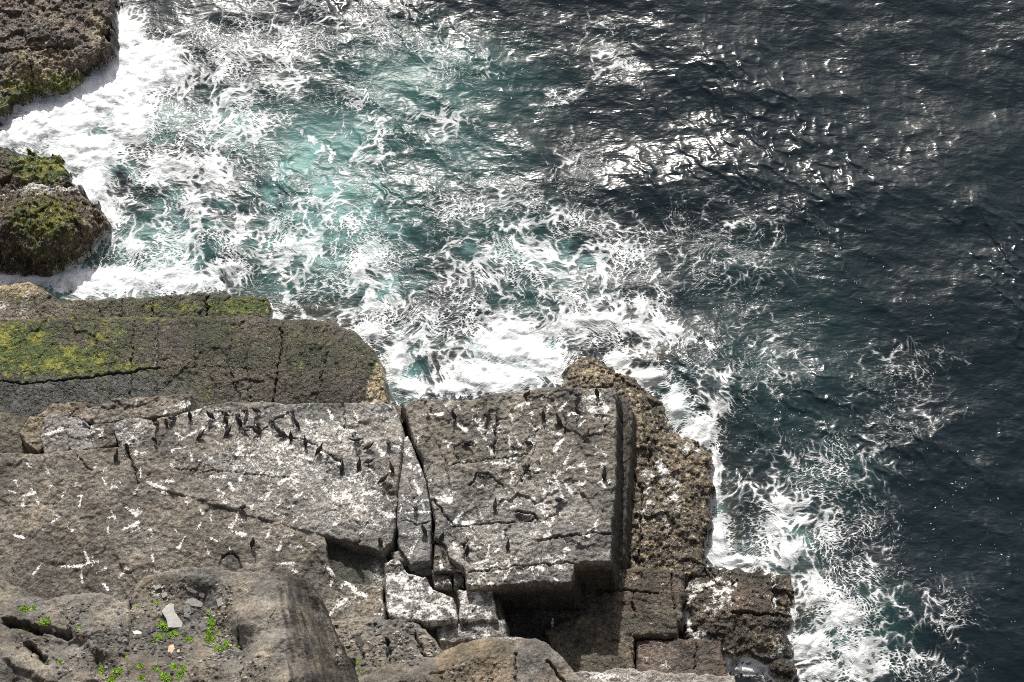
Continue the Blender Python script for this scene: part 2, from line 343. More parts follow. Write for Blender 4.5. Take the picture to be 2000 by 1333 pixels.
rock("mossy_slab", "long smooth wet slab with yellow and green moss seaward of the bird ledge", "rock slab",
     [(-260,640,1.9),(0,622,1.9),(100,614,1.9),(300,612,1.9),(480,611,1.9),(560,618,1.9),(640,620,1.8),(690,640,1.6),(720,668,1.5),(742,702,1.4),(753,742,1.4),(753,790,1.4),(720,880,1.6),(0,930,2.4),(-260,930,2.4)],
     inner=[(200,690,2.3),(400,690,2.3),(600,700,2.2),(640,760,2.2),(300,760,2.3)], sp=.045, seed=117, mat=M_wet, sea=True, rnd_=.55, slope=5, relief=(.05, .09, .35), edge=.1, smoothz=3,
     tint=lambda u, v, x, y, z, s: mixc(mixc((.046, .047, .026), (.07, .058, .048), fbm(x*.35, y*.35, 3, 5)+.45), (.055, .058, .056), sstep(728, 748, v)*sstep(420, 250, u)*.9),
     grooves=[([(-100,738),(60,742),(130,740),(210,730),(310,717)], .06, .3), ([(310,717),(400,713),(500,716)], .04, .07), ([(258,620),(256,700),(253,780)], .05, .14), ([(303,620),(306,700),(304,770)], .05, .14), ([(381,625),(380,700)], .05, .14), ([(545,630),(550,670),(530,790)], .07, .22),
              ([(480,690),(488,790)], .05, .14), ([(640,680),(622,760),(612,790)], .05, .14), ([(440,700),(470,780)], .05, .12), ([(180,620),(190,700)], .05, .12)],
     paint=lambda u, v, x, y, z, s: (.55*np.exp(-((u-305-3*fbm(v*.1, u*.1, 2, 3))/2.6)**2)*sstep(655, 670, v)*sstep(750, 700, v), np.maximum(blob(u, v, [(120,705,130,36,1.0),(30,680,120,70,.9),(200,650,100,50,.62),(330,660,120,60,.33),(600,680,160,70,.30),(250,715,60,14,.8),(250,622,260,14,.6),(450,640,240,80,.44),(350,690,200,60,.36),(548,650,5,40,.7),(258,670,4,60,.6)]), .30*sstep(800, 640, u)+.22*fbm(u*.07, v*.012, 4, 44)),
                              .75*sstep(700, 735, u+.5*(v-740))+.1*sstep(640, 622, v), .85+0*u))

# -- the bird ledges
G1C = [(560,890,230,110,.56),(480,990,140,40,.4),(720,1000,80,60,.62),(430,815,130,30,.6),(640,860,150,60,.62),(480,820,130,30,.5),(700,970,110,90,.62),(560,960,130,90,.36),(740,820,50,40,.5),(360,790,26,12,.7),(260,850,40,22,.55),(170,845,60,30,.25)]
rock("bird_ledge", "broad pale ledge spattered with white droppings, crowded with black seabirds along its edge", "rock ledge",
     [(246,874,4.75),(275,862,4.8),(300,850,4.8),(305,815,4.8),(330,812,4.8),(378,800,4.7),(400,790,4.6),(450,786,4.6),(500,784,4.6),(600,787,4.6),(700,784,4.6),(745,783,4.5),(770,793,4.3),(782,815,4.4),(788,850,4.8),(782,900,4.9),(776,960,4.9),(772,1020,4.9),(766,1060,4.9),(745,1078,5.0),
      (690,1064,5.0),(640,1048,5.0),(530,1020,5.0),(400,980,5.0),(300,954,4.9),(268,942,4.8),(262,915,4.75)], sp=.045, base=2.0, seed=121, rnd_=.13, slope=9, relief=(.05, .10, .4), edge=.06,
     tint=lambda u, v, x, y, z, s: mixc(BROWN, GREY, sstep(300, 600, u)+.5*fbm(x*.4, y*.4, 3, 6)-.25*sstep(880, 950, v)),
     grooves=[([(300,853),(305,880)], .07, .25), ([(340,914),(390,917),(440,918),(500,928),(560,930)], .04, .1), ([(545,845),(600,858),(665,898)], .06, .15), ([(670,780),(672,830)], .05, .14), ([(479,826),(510,832),(530,815),(560,800)], .05, .16)],
     steps=[([(665,830),(720,815),(745,850),(690,850)], -.12, .15)],
     paint=lambda u, v, x, y, z, s: (guano(u, v, G1C), 0*u, 0*u, .12+.3*blob(u, v, [(700,838,35,16,1)])))
rock("bird_ledge", "wide brown ledge with scattered droppings between the diagonal crack and the cliff foot", "rock ledge",
     [(-260,900,4.6),(0,886,4.6),(75,886,4.6),(150,878,4.6),(244,871,4.68),(270,870,4.68),(300,910,4.85),(400,945,4.88),(530,990,4.94),(634,1046,4.93),(640,1090,4.8),(655,1128,4.6),(690,1140,4.5),(745,1145,4.5),(752,1205,4.5),(760,1260,4.6),(640,1330,4.7),(400,1330,4.7),(-260,1330,4.7)],
     sp=.045, base=2.0, seed=125, rnd_=.06, slope=9, relief=(.05, .08, .4), edge=.05,
     tint=lambda u, v, x, y, z, s: mixc(BROWN, (.162, .146, .123), .5+.6*fbm(x*.5, y*.5, 3, 6)), grooves=[([(248,880),(258,905),(268,944)], .09, .3), ([(150,885),(165,908),(180,918)], .05, .15), ([(0,985),(90,978),(150,982)], .04, .08), ([(428,1100),(432,1085),(450,1080),(465,1086),(470,1105)], .06, .2)],
     paint=lambda u, v, x, y, z, s: (guano(u, v, [(690,1170,70,40,.45)]), 0*u, 0*u, .05+0*u))
rock("rock_pool_hollow", "flat triangular dark green hollow cut into the brown ledge under the crack", "rock hollow",
     [(630,1040,4.25),(700,1058,4.25),(752,1078,4.25),(760,1100,4.25),(756,1150,4.25),(690,1150,4.25),(640,1140,4.25)], sp=.05, base=2.5, seed=129, relief=(.01, .02, .05), edge=.03,
     tint=lambda u, v, x, y, z, s: mixc((.062, .066, .05), (.15, .135, .115), sstep(695, 745, u+14*fbm(x*2, y*2, 3, 4))), paint=lambda u, v, x, y, z, s: (.8*blob(u, v, [(738,1120,16,30,.75)]), .22+0*u, 0*u, .5+0*u))
for i, (pl, zz, lab, gu, tn) in enumerate([
    ([(40,845),(60,815),(82,815),(83,870),(75,884),(52,862)], 4.4, "rounded brown rock at the dark landward end of the stone row beside the mossy slab", 0, (.16, .135, .10)),
    ([(84,818),(105,808),(130,815),(136,865),(128,884),(90,886),(82,868)], 4.5, "grey squared stone with one long white streak in the row by the mossy slab", .1, GREY),
    ([(132,818),(152,815),(176,840),(178,878),(140,882),(136,866)], 4.5, "smooth blue grey stone with angular joints in the row by the mossy slab", .1, (.20, .20, .20)),
    ([(178,832),(222,828),(226,868),(182,880)], 4.5, "small square brownish stone between the blue grey stone and the white smeared one", .15, BROWN),
    ([(224,826),(255,815),(296,820),(306,850),(304,874),(232,870)], 4.6, "squared stone smeared white at the end of the row beside the brow crack", .6, GREY),
    ([(75,812),(100,790),(160,786),(172,800),(150,812),(125,808)], 4.2, "brown weathered rock leaning over the mossy slab behind the stone row", 0, (.17, .145, .11)),
    ([(150,815),(170,800),(230,782),(300,776),(374,770),(368,795),(350,806),(300,812),(250,818),(190,828)], 4.4, "long sloping capstone with one white smeared end above the mossy slab", .1, (.19, .17, .145))]):
    rock("ledge_stone", lab, "rock", [(u, v, zz) for u, v in pl], sp=.035, base=2.0, seed=200+i*4, rnd_=.10, slope=12, grow=.06, relief=(.06, .14, .2), edge=.06, tint=tn, group="joined stones along the ledge",
         paint=lambda u, v, x, y, z, s, g=gu: (np.maximum(guano(u, v, G1C), g*(.7+.5*fbm(u*.05, v*.05, 3, 3))), .18*(z < 3.8), 0*u, .15+0*u))
rock("sunken_rock", "dark mossy rock sunk in the corner below the stone row", "rock", [(-260,790,3.0),(0,800,3.0),(45,815,3.1),(50,860,3.2),(80,890,3.2),(0,930,3.2),(-260,930,3.2)], sp=.06, base=1, seed=131, rnd_=.3, tint=(.085, .075, .055), mat=M_wet,
     paint=lambda u, v, x, y, z, s: (0*u, .4*sstep(850, 800, v), 0*u, .5+0*u))
rock("narrow_slab", "narrow bluish grey slab streaked white between two cracks", "rock slab",
     [(778,930,4.5),(785,860,4.4),(796,850,4.3),(812,885,4.4),(832,940,4.6),(841,985,4.7),(842,1040,4.8),(840,1094,4.8),(802,1102,4.8),(780,1070,4.7),(774,1010,4.6)], sp=.04, base=2.0, seed=135, rnd_=.08, slope=9, relief=(.025, .05, .2), edge=.04,
     tint=(.185, .185, .185), grooves=[([(800,930),(810,1000)], .04, .1), ([(786,1010),(815,1025),(838,1020)], .05, .14), ([(800,900),(818,915)], .04, .1)], paint=lambda u, v, x, y, z, s: (guano(u, v, [(805,970,24,70,.45),(800,1070,22,30,.5)]), 0*u, 0*u, .15+0*u))
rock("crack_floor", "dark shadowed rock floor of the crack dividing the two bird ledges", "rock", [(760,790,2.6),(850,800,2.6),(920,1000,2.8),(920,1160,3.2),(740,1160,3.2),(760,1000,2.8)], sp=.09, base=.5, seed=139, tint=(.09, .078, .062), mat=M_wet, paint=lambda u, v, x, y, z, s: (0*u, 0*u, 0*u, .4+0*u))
IC = [(1020,930,190,150,.42),(930,1050,90,60,.5),(1165,785,36,34,.75),(1110,860,70,50,.35),(870,975,40,20,.5),(900,1030,50,25,.5),(1050,950,120,60,.3),(1000,1100,110,24,.5),(1080,1100,40,20,.7),(1000,1050,80,30,.35)]
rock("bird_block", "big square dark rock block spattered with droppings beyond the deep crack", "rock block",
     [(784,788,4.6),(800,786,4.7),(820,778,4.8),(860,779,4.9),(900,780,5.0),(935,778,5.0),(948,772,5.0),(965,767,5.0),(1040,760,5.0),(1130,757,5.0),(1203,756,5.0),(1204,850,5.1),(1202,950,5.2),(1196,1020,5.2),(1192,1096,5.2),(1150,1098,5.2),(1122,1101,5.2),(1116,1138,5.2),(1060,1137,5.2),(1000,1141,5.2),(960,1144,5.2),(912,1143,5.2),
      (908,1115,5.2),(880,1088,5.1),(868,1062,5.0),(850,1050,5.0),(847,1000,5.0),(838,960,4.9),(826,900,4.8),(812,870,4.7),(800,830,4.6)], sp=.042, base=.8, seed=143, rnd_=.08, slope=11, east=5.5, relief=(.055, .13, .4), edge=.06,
     tint=lambda u, v, x, y, z, s: mixc(mixc((.145, .134, .116), (.195, .188, .175), sstep(880, 1000, v)+.4*fbm(x*.5, y*.5, 3, 7)), (.03, .027, .025), sstep(-.02, -.1, s)*.9),  # walls tinted near black below the rim, deepening their shade in the colour
     grooves=[([(972,800),(968,840),(965,892)], .06, .22), ([(885,902),(940,896),(1000,888),(1030,886)], .06, .22), ([(895,895),(885,870),(905,858),(925,868)], .05, .15), ([(880,1025),(950,1020),(1005,1018),(1045,1012)], .06, .2), ([(1010,998),(1040,1003),(1050,1012)], .08, .3), ([(1050,1055),(1110,1048),(1150,1042),(1192,1046)], .06, .25),
              ([(1078,1085),(1076,1060),(1080,1050)], .05, .15), ([(917,945),(935,920),(955,925),(985,950)], .06, .2), ([(1018,940),(1030,915),(1055,925)], .06, .2), ([(848,975),(870,1005),(890,1025)], .06, .22), ([(1048,835),(1042,880)], .04, .12), ([(1105,810),(1102,850)], .04, .12), ([(908,1130),(905,1090),(912,1050)], .05, .2), ([(915,1116),(1000,1108),(1070,1102),(1120,1098)], .05, .18), ([(850,850),(870,900),(880,960)], .06, .12)],
     steps=[([(966,815),(995,812),(998,886),(964,890)], -.10, .06), ([(934,925),(958,928),(975,950),(965,975),(940,972)], -.13, .1), ([(1012,930),(1045,928),(1052,955),(1020,955)], -.1, .1), ([(1005,1003),(1045,1008),(1040,1018),(1006,1016)], -.25, .08), ([(1115,910),(1130,908),(1135,955),(1118,955)], -.06, .05)],
     paint=lambda u, v, x, y, z, s: (guano(u, v, IC)*(s > -.03), .5*blob(u, v, [(975,865,10,28,.6),(950,955,22,26,.4),(1030,945,22,18,.4)]), 0*u, .15+.25*(s < 0)+.4*blob(u, v, [(978,850,14,40,1),(950,955,22,26,1),(1125,935,9,26,1)])))
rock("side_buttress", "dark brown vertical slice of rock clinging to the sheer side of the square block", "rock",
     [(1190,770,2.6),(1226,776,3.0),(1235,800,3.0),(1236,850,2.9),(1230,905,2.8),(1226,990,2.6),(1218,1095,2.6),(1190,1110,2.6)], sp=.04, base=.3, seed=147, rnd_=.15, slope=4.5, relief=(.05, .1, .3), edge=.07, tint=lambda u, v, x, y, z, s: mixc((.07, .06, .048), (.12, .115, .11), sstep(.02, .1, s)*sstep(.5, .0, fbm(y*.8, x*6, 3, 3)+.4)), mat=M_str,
     paint=lambda u, v, x, y, z, s: (0*u, 0*u, .34*sstep(-.05, -.3, s), .3+0*u))
rock("barnacle_rock", "low rock crusted with cream barnacles wrapping round the seaward corner of the square block", "rock",
     [(1104,765,.9),(1104,735,.8),(1112,711,.9),(1148,697,1.1),(1170,702,1.1),(1190,714,1.0),(1240,736,.9),(1260,760,.8),(1300,795,.7),(1312,840,.6),(1350,862,.6),(1384,882,.6),(1393,930,.6),(1388,985,.6),(1379,1040,.6),(1381,1095,.6),(1378,1120,.7),(1190,1150,1.2),(1150,1000,1.2),(1150,850,1.2)],
     inner=[(1250,850,1.5),(1280,950,1.3),(1260,1050,1.2),(1160,740,1.4),(1340,930,1.0)], sp=.045, seed=151, mat=M_wet, sea=True, rnd_=.35, slope=4, relief=(.1, .2, .5), edge=.26,
     grooves=[([(1255,790),(1262,860),(1270,900)], .08, .2), ([(1230,920),(1255,960),(1250,1100)], .07, .2)],
     tint=lambda u, v, x, y, z, s: mixc((.07, .062, .048), (.135, .11, .09), .4+.8*fbm(x*.6, y*.6, 4, 8)),
     paint=lambda u, v, x, y, z, s: (1.35*blob(u, v, [(1290,915,12,30,.9),(1318,955,10,28,.9),(1265,965,8,30,.8),(1280,925,30,8,.8),(1300,1000,40,40,.45),(1350,875,24,10,.7),(1255,1010,10,40,.5)])*(.8+.8*fbm(x*2, y*2, 3, 4)), .35*blob(u, v, [(1310,895,30,40,1),(1290,830,20,30,.8)]), np.maximum(.55, blob(u, v, [(1160,735,70,30,.75),(1240,770,50,30,.6),(1380,960,20,120,.6),(1225,1000,25,130,.6),(1220,1080,30,30,.7)])), .8+0*u))

# -- lower right: sunken steps
KT = lambda a, b_: (lambda u, v, x, y, z, s: mixc(a, b_, .5+.9*fbm(x*.6, y*.6, 3, 5)))
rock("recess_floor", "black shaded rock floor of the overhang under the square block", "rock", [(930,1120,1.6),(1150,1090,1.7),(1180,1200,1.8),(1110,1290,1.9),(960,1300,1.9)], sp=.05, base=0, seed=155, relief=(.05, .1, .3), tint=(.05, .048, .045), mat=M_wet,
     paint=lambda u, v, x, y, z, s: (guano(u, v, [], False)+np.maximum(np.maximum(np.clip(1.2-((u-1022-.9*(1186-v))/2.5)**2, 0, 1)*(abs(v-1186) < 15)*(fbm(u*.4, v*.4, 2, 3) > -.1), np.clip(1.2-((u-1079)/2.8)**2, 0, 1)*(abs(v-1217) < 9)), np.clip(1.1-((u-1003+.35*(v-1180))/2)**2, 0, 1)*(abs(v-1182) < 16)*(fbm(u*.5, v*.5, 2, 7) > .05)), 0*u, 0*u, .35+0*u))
rock("wet_step", "dark wet step cracked into plates beside the black overhang", "rock step", [(1150,1112,2.0),(1200,1108,1.9),(1262,1104,1.8),(1325,1112,1.7),(1337,1120,1.6),(1336,1180,1.7),(1330,1215,1.8),(1250,1240,2.0),(1140,1240,2.0),(1090,1200,2.0),(1130,1150,2.0)], sp=.045, base=.2, seed=159, rnd_=.25, mat=M_wet, relief=(.05, .12, .4),
     tint=KT((.075, .066, .052), (.11, .085, .065)), grooves=[([(1150,1150),(1235,1152),(1236,1188)], .06, .25), ([(1236,1152),(1290,1155)], .05, .2), ([(1312,1115),(1318,1190)], .06, .2)], paint=lambda u, v, x, y, z, s: (guano(u, v, [], False)+.6*blob(u, v, [(1240,1130,12,4,1),(1212,1122,5,8,1),(1168,1143,14,3,1),(1292,1141,6,3,1)]), 0*u, .25*sstep(1305, 1330, u), .7+0*u))
rock("wet_step", "broad brown wet step running from the overhang to the foam washed rock", "rock step", [(1060,1230,2.3),(1130,1195,2.3),(1200,1190,2.2),(1300,1188,2.1),(1322,1196,2.0),(1328,1215,2.0),(1322,1238,2.1),(1240,1244,2.3),(1238,1330,2.5),(1100,1330,2.5),(1080,1270,2.4)], sp=.045, base=.2, seed=163, rnd_=.28, mat=M_wet, relief=(.05, .1, .4), slope=9,
     tint=KT((.085, .075, .056), (.115, .095, .07)), paint=lambda u, v, x, y, z, s: (.5*blob(u, v, [(1270,1218,12,4,1)]), .12+0*u, 0*u, .65+0*u))
rock("wet_step", "rectangular brown block with white spots above the foam channel", "rock step", [(1240,1252,1.9),(1320,1246,1.8),(1385,1247,1.7),(1410,1256,1.6),(1416,1300,1.7),(1432,1330,1.8),(1430,1400,2.2),(1240,1400,2.3)], sp=.045, base=-.5, seed=167, rnd_=.2, mat=M_wet, relief=(.05, .1, .3), slope=9,
     tint=KT((.08, .068, .055), (.11, .085, .072)), grooves=[([(1362,1250),(1358,1300)], .05, .15)], paint=lambda u, v, x, y, z, s: (.62*blob(u, v, [(1263,1286,10,7,1),(1300,1300,14,10,1),(1292,1266,3,7,1)]), .1+0*u, 0*u, .6+0*u))
rock("pale_step", "pale whitened strip of rock at the bottom below the wet steps", "rock step", [(1120,1316,3.0),(1145,1309,3.0),(1240,1307,2.9),(1300,1313,2.7),(1436,1318,2.4),(1440,1480,3.5),(1120,1480,3.8)], sp=.05, base=-.5, seed=171, rnd_=.2, relief=(.04, .08, .3), tint=(.20, .185, .17), slope=9,
     paint=lambda u, v, x, y, z, s: (blob(u, v, [(1180,1322,40,10,.75),(1230,1325,30,8,.6),(1300,1330,60,10,.45)]), 0*u, 0*u, .3+0*u))
rock("foam_washed_rock", "square barnacled rock with a ring of foam draining over it", "rock",
     [(1342,1118,.6),(1380,1108,.6),(1450,1107,.7),(1508,1110,.7),(1545,1128,.5),(1550,1190,.5),(1546,1235,.5),(1548,1275,.5),(1500,1290,.5),(1440,1280,.5),(1400,1260,.5),(1340,1250,.6)], inner=[(1440,1180,1.1),(1480,1230,1.0)], sp=.045, seed=175, mat=M_wet, sea=True, rnd_=.3, slope=4, relief=(.08, .2, .4), edge=.26,
     grooves=[([(1430,1200),(1490,1203),(1545,1200)], .08, .3), ([(1508,1115),(1512,1200)], .06, .25), ([(1426,1108),(1430,1145)], .05, .2), ([(1385,1110),(1400,1140)], .05, .18)],
     tint=lambda u, v, x, y, z, s: mixc((.075, .066, .05), (.16, .12, .095), blob(u, v, [(1460,1180,40,30,1),(1420,1200,30,20,.8)])+.4*fbm(x, y, 3, 4)),
     paint=lambda u, v, x, y, z, s: (1.3*np.maximum(np.exp(-((np.hypot((u-1408)/66, (v-1200)/66)-1)/.10)**2)*(u < 1440)*(v < 1250), blob(u, v, [(1405,1165,20,26,.75),(1385,1190,24,14,.6),(1424,1170,10,35,.7),(1512,1160,5,50,.75),(1490,1165,30,5,.6),(1365,1240,20,10,.7)]))*(.75+.9*fbm(x*3, y*3, 3, 4)), .5*blob(u, v, [(1470,1150,40,20,.6),(1450,1260,30,24,.8),(1375,1135,20,14,.6)]), np.maximum(.3, blob(u, v, [(1500,1250,40,30,.6),(1440,1180,50,30,.55),(1540,1180,20,60,.6),(1470,1250,60,40,.5)])), .8+0*u))
rock("sea_boulder", "small dark boulder with a golden rim where the foam channel meets the sea", "boulder", [(1508,1292,.7),(1535,1284,.7),(1550,1290,.6),(1558,1312,.5),(1548,1325,.5),(1520,1320,.6),(1506,1306,.6)], inner=[(1530,1303,1.0)], sp=.035, seed=179, mat=M_wet, sea=True, rnd_=.4, slope=4, relief=(.08, .14, .4), tint=(.06, .05, .035),
     paint=lambda u, v, x, y, z, s: (0*u, 0*u, .6*sstep(1538, 1552, u), .8+0*u))

# -- white blocks below the bird block
for i, (pl, zz, lab, gu, tn) in enumerate([
    ([(752,1098),(775,1090),(800,1120),(832,1128),(845,1150),(885,1165),(892,1210),(840,1216),(800,1212),(760,1205),(752,1150)], 4.75, "whitest lumpy block, smeared all over, beside the straight vertical joint", .56, GREY),
    ([(893,1150),(960,1146),(966,1180),(972,1212),(900,1214)], 4.5, "white smeared square block beside the mouth of the black overhang", .5, GREY),
    ([(850,1224),(905,1214),(986,1208),(992,1246),(925,1250),(860,1256)], 4.2, "long low whitened block fronting the cliff foot by the overhang", .42, (.2, .19, .18)),
    ([(845,1122),(880,1120),(884,1146),(848,1144)], 4.4, "small square grey block wedged below the narrow slab", .25, BROWN),
    ([(886,1120),(905,1120),(907,1144),(888,1145)], 4.45, "smallest square block wedged against the corner of the big square block", .2, BROWN),
    ([(802,1104),(840,1102),(850,1122),(812,1124)], 4.1, "broken dark stub of rock under the end of the narrow slab", .1, (.13, .12, .11)),
    ([(762,1076),(784,1072),(800,1098),(774,1098)], 4.5, "jagged little wedge of rock where the crack meets the narrow slab", .3, GREY),
    ([(850,1064),(868,1066),(900,1086),(905,1114),(846,1118)], 4.7, "dark edged plate with two parallel white streaks beside the narrow slab", .2, BROWN),
    ([(858,1256),(925,1250),(990,1246),(1000,1300),(860,1300)], 3.9, "lowest whitened strip of rock peeping over the cliff foot", .5, (.2, .19, .18))]):
    rock("broken_block", lab, "rock", [(u, v, zz) for u, v in pl], sp=.035, base=2.2, seed=240+i*4, rnd_=.16, slope=9, relief=(.05, .09, .2), edge=.05, tint=tn, group="broken blocks below the square block",
         paint=lambda u, v, x, y, z, s, g=gu: (np.maximum(guano(u, v), 1.35*g*(.75+.7*fbm(u*.05, v*.05, 4, 3)))*(s > -.05), 0*u, 0*u, .1+0*u))
rock("joint_floor", "brown shaded rock lying under the broken whitened blocks", "rock", [(740,1080,3.6),(900,1060,3.6),(960,1140,3.6),(985,1210,3.5),(1000,1310,3.4),(740,1310,3.8)], sp=.07, base=1.5, seed=183, slope=9, tint=(.14, .12, .095), paint=lambda u, v, x, y, z, s: (.3+.3*fbm(x, y, 3, 3), .1+0*u, 0*u, .2+0*u))

# -- foot of the cliff, nearest to the viewer
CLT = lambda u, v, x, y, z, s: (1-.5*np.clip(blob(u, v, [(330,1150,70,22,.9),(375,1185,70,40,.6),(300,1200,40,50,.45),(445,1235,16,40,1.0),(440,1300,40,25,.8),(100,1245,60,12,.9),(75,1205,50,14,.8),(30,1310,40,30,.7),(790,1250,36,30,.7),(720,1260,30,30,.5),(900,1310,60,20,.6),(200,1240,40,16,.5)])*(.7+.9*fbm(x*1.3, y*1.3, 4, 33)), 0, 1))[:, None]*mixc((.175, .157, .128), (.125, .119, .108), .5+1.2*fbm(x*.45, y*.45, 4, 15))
rock("cliff_foot", "grey brown rock shoulder with dark slits and gravel at the landward corner", "cliff foot",
     [(-260,1080,6.2),(-40,1098,6.2),(0,1112,6.2),(24,1138,6.2),(58,1160,6.2),(92,1172,6.3),(128,1161,6.4),(160,1156,6.4),(195,1158,6.4),(252,1173,6.4),(256,1215,6.9),(252,1260,7.4),(255,1500,12),(-260,1500,12)],
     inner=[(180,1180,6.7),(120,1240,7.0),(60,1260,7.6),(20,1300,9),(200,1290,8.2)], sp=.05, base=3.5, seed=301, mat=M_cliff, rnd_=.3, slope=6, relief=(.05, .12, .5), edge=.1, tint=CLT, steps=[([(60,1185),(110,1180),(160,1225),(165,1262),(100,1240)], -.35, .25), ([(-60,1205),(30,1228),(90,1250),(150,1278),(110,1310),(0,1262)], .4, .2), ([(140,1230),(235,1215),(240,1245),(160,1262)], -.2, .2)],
     grooves=[([(120,1200),(180,1195),(240,1188)], .05, .1), ([(100,1190),(170,1178),(250,1180)], .05, .1), ([(-40,1145),(0,1152),(30,1168)], .3, .9), ([(42,1160),(62,1166),(88,1171)], .2, .4), ([(10,1198),(30,1215),(48,1238),(50,1242)], .22, .6), ([(256,1170),(246,1195),(240,1207),(210,1210)], .06, .18), ([(60,1225),(100,1262),(105,1264)], .06, .15), ([(163,1290),(160,1333)], .08, .2), ([(176,1295),(182,1333)], .08, .2)],
     paint=lambda u, v, x, y, z, s: (.35*blob(u, v, [(60,1250,20,20,.4)]), .0*u, 0*u, 0*u))
rock("cliff_foot", "gravel filled cliff shoulder whose dark slate face drops in fine vertical layers", "cliff foot",
     [(252,1172,6.4),(264,1148,6.5),(278,1126,6.6),(330,1111,6.7),(400,1107,6.9),(450,1114,7.1),(520,1122,7.2),(560,1128,7.2),(596,1130,6.9),(612,1150,6.4),(634,1195,6.0),(652,1230,6.0),(672,1270,6.2),(690,1310,6.4),(702,1340,6.6),(740,1500,8),(240,1500,12),(250,1260,7.3)],
     inner=[(380,1180,6.7),(330,1220,6.9),(420,1240,7.2),(300,1160,6.5),(470,1150,7.8),(400,1122,7.3),(490,1210,8.6),(350,1290,8.2),(455,1270,7.6),(546,1155,8.1),(552,1200,8.9),(562,1260,9.8),(578,1333,10.8),(520,1290,9.7),(400,1320,9.0),(640,1420,11)], sp=.042, base=3.5, seed=305, mat=M_cliff, rnd_=.2, slope=6, relief=(.04, .08, .4), edge=.09, smoothz=3.2,
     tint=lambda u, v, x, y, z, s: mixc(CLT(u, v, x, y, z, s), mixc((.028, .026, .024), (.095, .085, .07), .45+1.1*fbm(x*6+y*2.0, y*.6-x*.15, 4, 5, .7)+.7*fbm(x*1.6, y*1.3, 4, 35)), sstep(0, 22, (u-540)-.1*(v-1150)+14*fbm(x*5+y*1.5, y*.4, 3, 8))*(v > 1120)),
     grooves=[([(360,1290),(420,1310),(470,1312),(560,1320)], .08, .25), ([(440,1170),(446,1210)], .08, .2)], paint=lambda u, v, x, y, z, s: (0*u, 0*u, 0*u, 0*u))
rock("cliff_foot", "low gravelly bench between the layered slate face and the whitened blocks", "cliff foot",
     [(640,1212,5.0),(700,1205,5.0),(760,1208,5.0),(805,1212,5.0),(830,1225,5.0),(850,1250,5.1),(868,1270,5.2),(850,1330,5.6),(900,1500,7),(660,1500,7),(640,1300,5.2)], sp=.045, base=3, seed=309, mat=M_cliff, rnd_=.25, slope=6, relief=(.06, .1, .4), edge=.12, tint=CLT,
     grooves=[([(752,1228),(756,1280),(753,1295)], .12, .35), ([(806,1212),(830,1265),(838,1280)], .12, .35), ([(700,1235),(704,1260)], .08, .25)], paint=lambda u, v, x, y, z, s: (.25*blob(u, v, [(700,1215,80,8,1)]), 0*u, 0*u, 0*u))
rock("cliff_foot", "smooth brown and grey rock hump overhanging the dark wet steps", "cliff foot",
     [(690,1336,6.0),(756,1296,5.9),(800,1289,6.0),(850,1280,6.0),(868,1268,6.0),(900,1256,6.0),(945,1246,6.0),(1008,1243,6.0),(1040,1246,5.9),(1068,1254,5.8),(1090,1275,5.6),(1120,1310,5.5),(1142,1336,5.5),(1170,1500,7.5),(700,1500,9)],
     inner=[(960,1300,7.0),(1050,1290,6.7),(850,1320,7.2),(1000,1333,7.6)], sp=.045, base=1.5, seed=313, mat=M_cliff, rnd_=.3, slope=5, relief=(.05, .07, .5), edge=.07,
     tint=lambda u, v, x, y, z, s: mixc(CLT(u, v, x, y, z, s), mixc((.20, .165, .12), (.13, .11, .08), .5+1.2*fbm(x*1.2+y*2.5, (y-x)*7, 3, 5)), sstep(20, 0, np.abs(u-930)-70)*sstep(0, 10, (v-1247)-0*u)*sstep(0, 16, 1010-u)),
     grooves=[([(1006,1246),(1008,1290),(1006,1312)], .07, .22), ([(760,1300),(830,1312),(800,1333)], .06, .16), ([(1072,1258),(1110,1300),(1146,1340)], .12, .35)], paint=lambda u, v, x, y, z, s: (.55*blob(u, v, [(1000,1247,30,4,1)]), 0*u, 0*u, 0*u))
# the rest of the cliff, which climbs to the viewpoint
xs = np.arange(-130, 130.1, .8); zs = np.concatenate([np.arange(-2, 86, .8)])
Xc, Zc = np.meshgrid(xs, zs)
Yc = -24.2-.315*Zc+1.3*fbm(Xc*.12, Zc*.12, 4, 3)+.5*facets(Xc*.3, Zc*.3, 12)[0]-.0012*Xc**2-.35*np.clip(Xc-2, 0, 30)*np.clip(1-Zc/22, 0, 1)
vt = np.stack([Xc.ravel(), Yc.ravel(), Zc.ravel()], 1)
top = np.stack([xs, np.full(xs.shape, -220.), np.full(xs.shape, 92.)], 1); nx = len(xs); ny = len(zs)
vt = np.vstack([vt, top]); idx = np.arange((ny+1)*nx).reshape(ny+1, nx)
q = np.stack([idx[:-1, :-1], idx[:-1, 1:], idx[1:, 1:], idx[1:, :-1]], -1).reshape(-1, 4)
bc = np.ones((len(vt), 4)); bc[:, :3] = (.14, .125, .10)
cl = mesh_np("cliff", vt, q, {"base": ('FLOAT_COLOR', bc), "paint": ('FLOAT_COLOR', np.zeros((len(vt), 4)))}, M_cliff); tag(cl, "grey rock cliff rising to the viewpoint", "cliff", kind="structure")

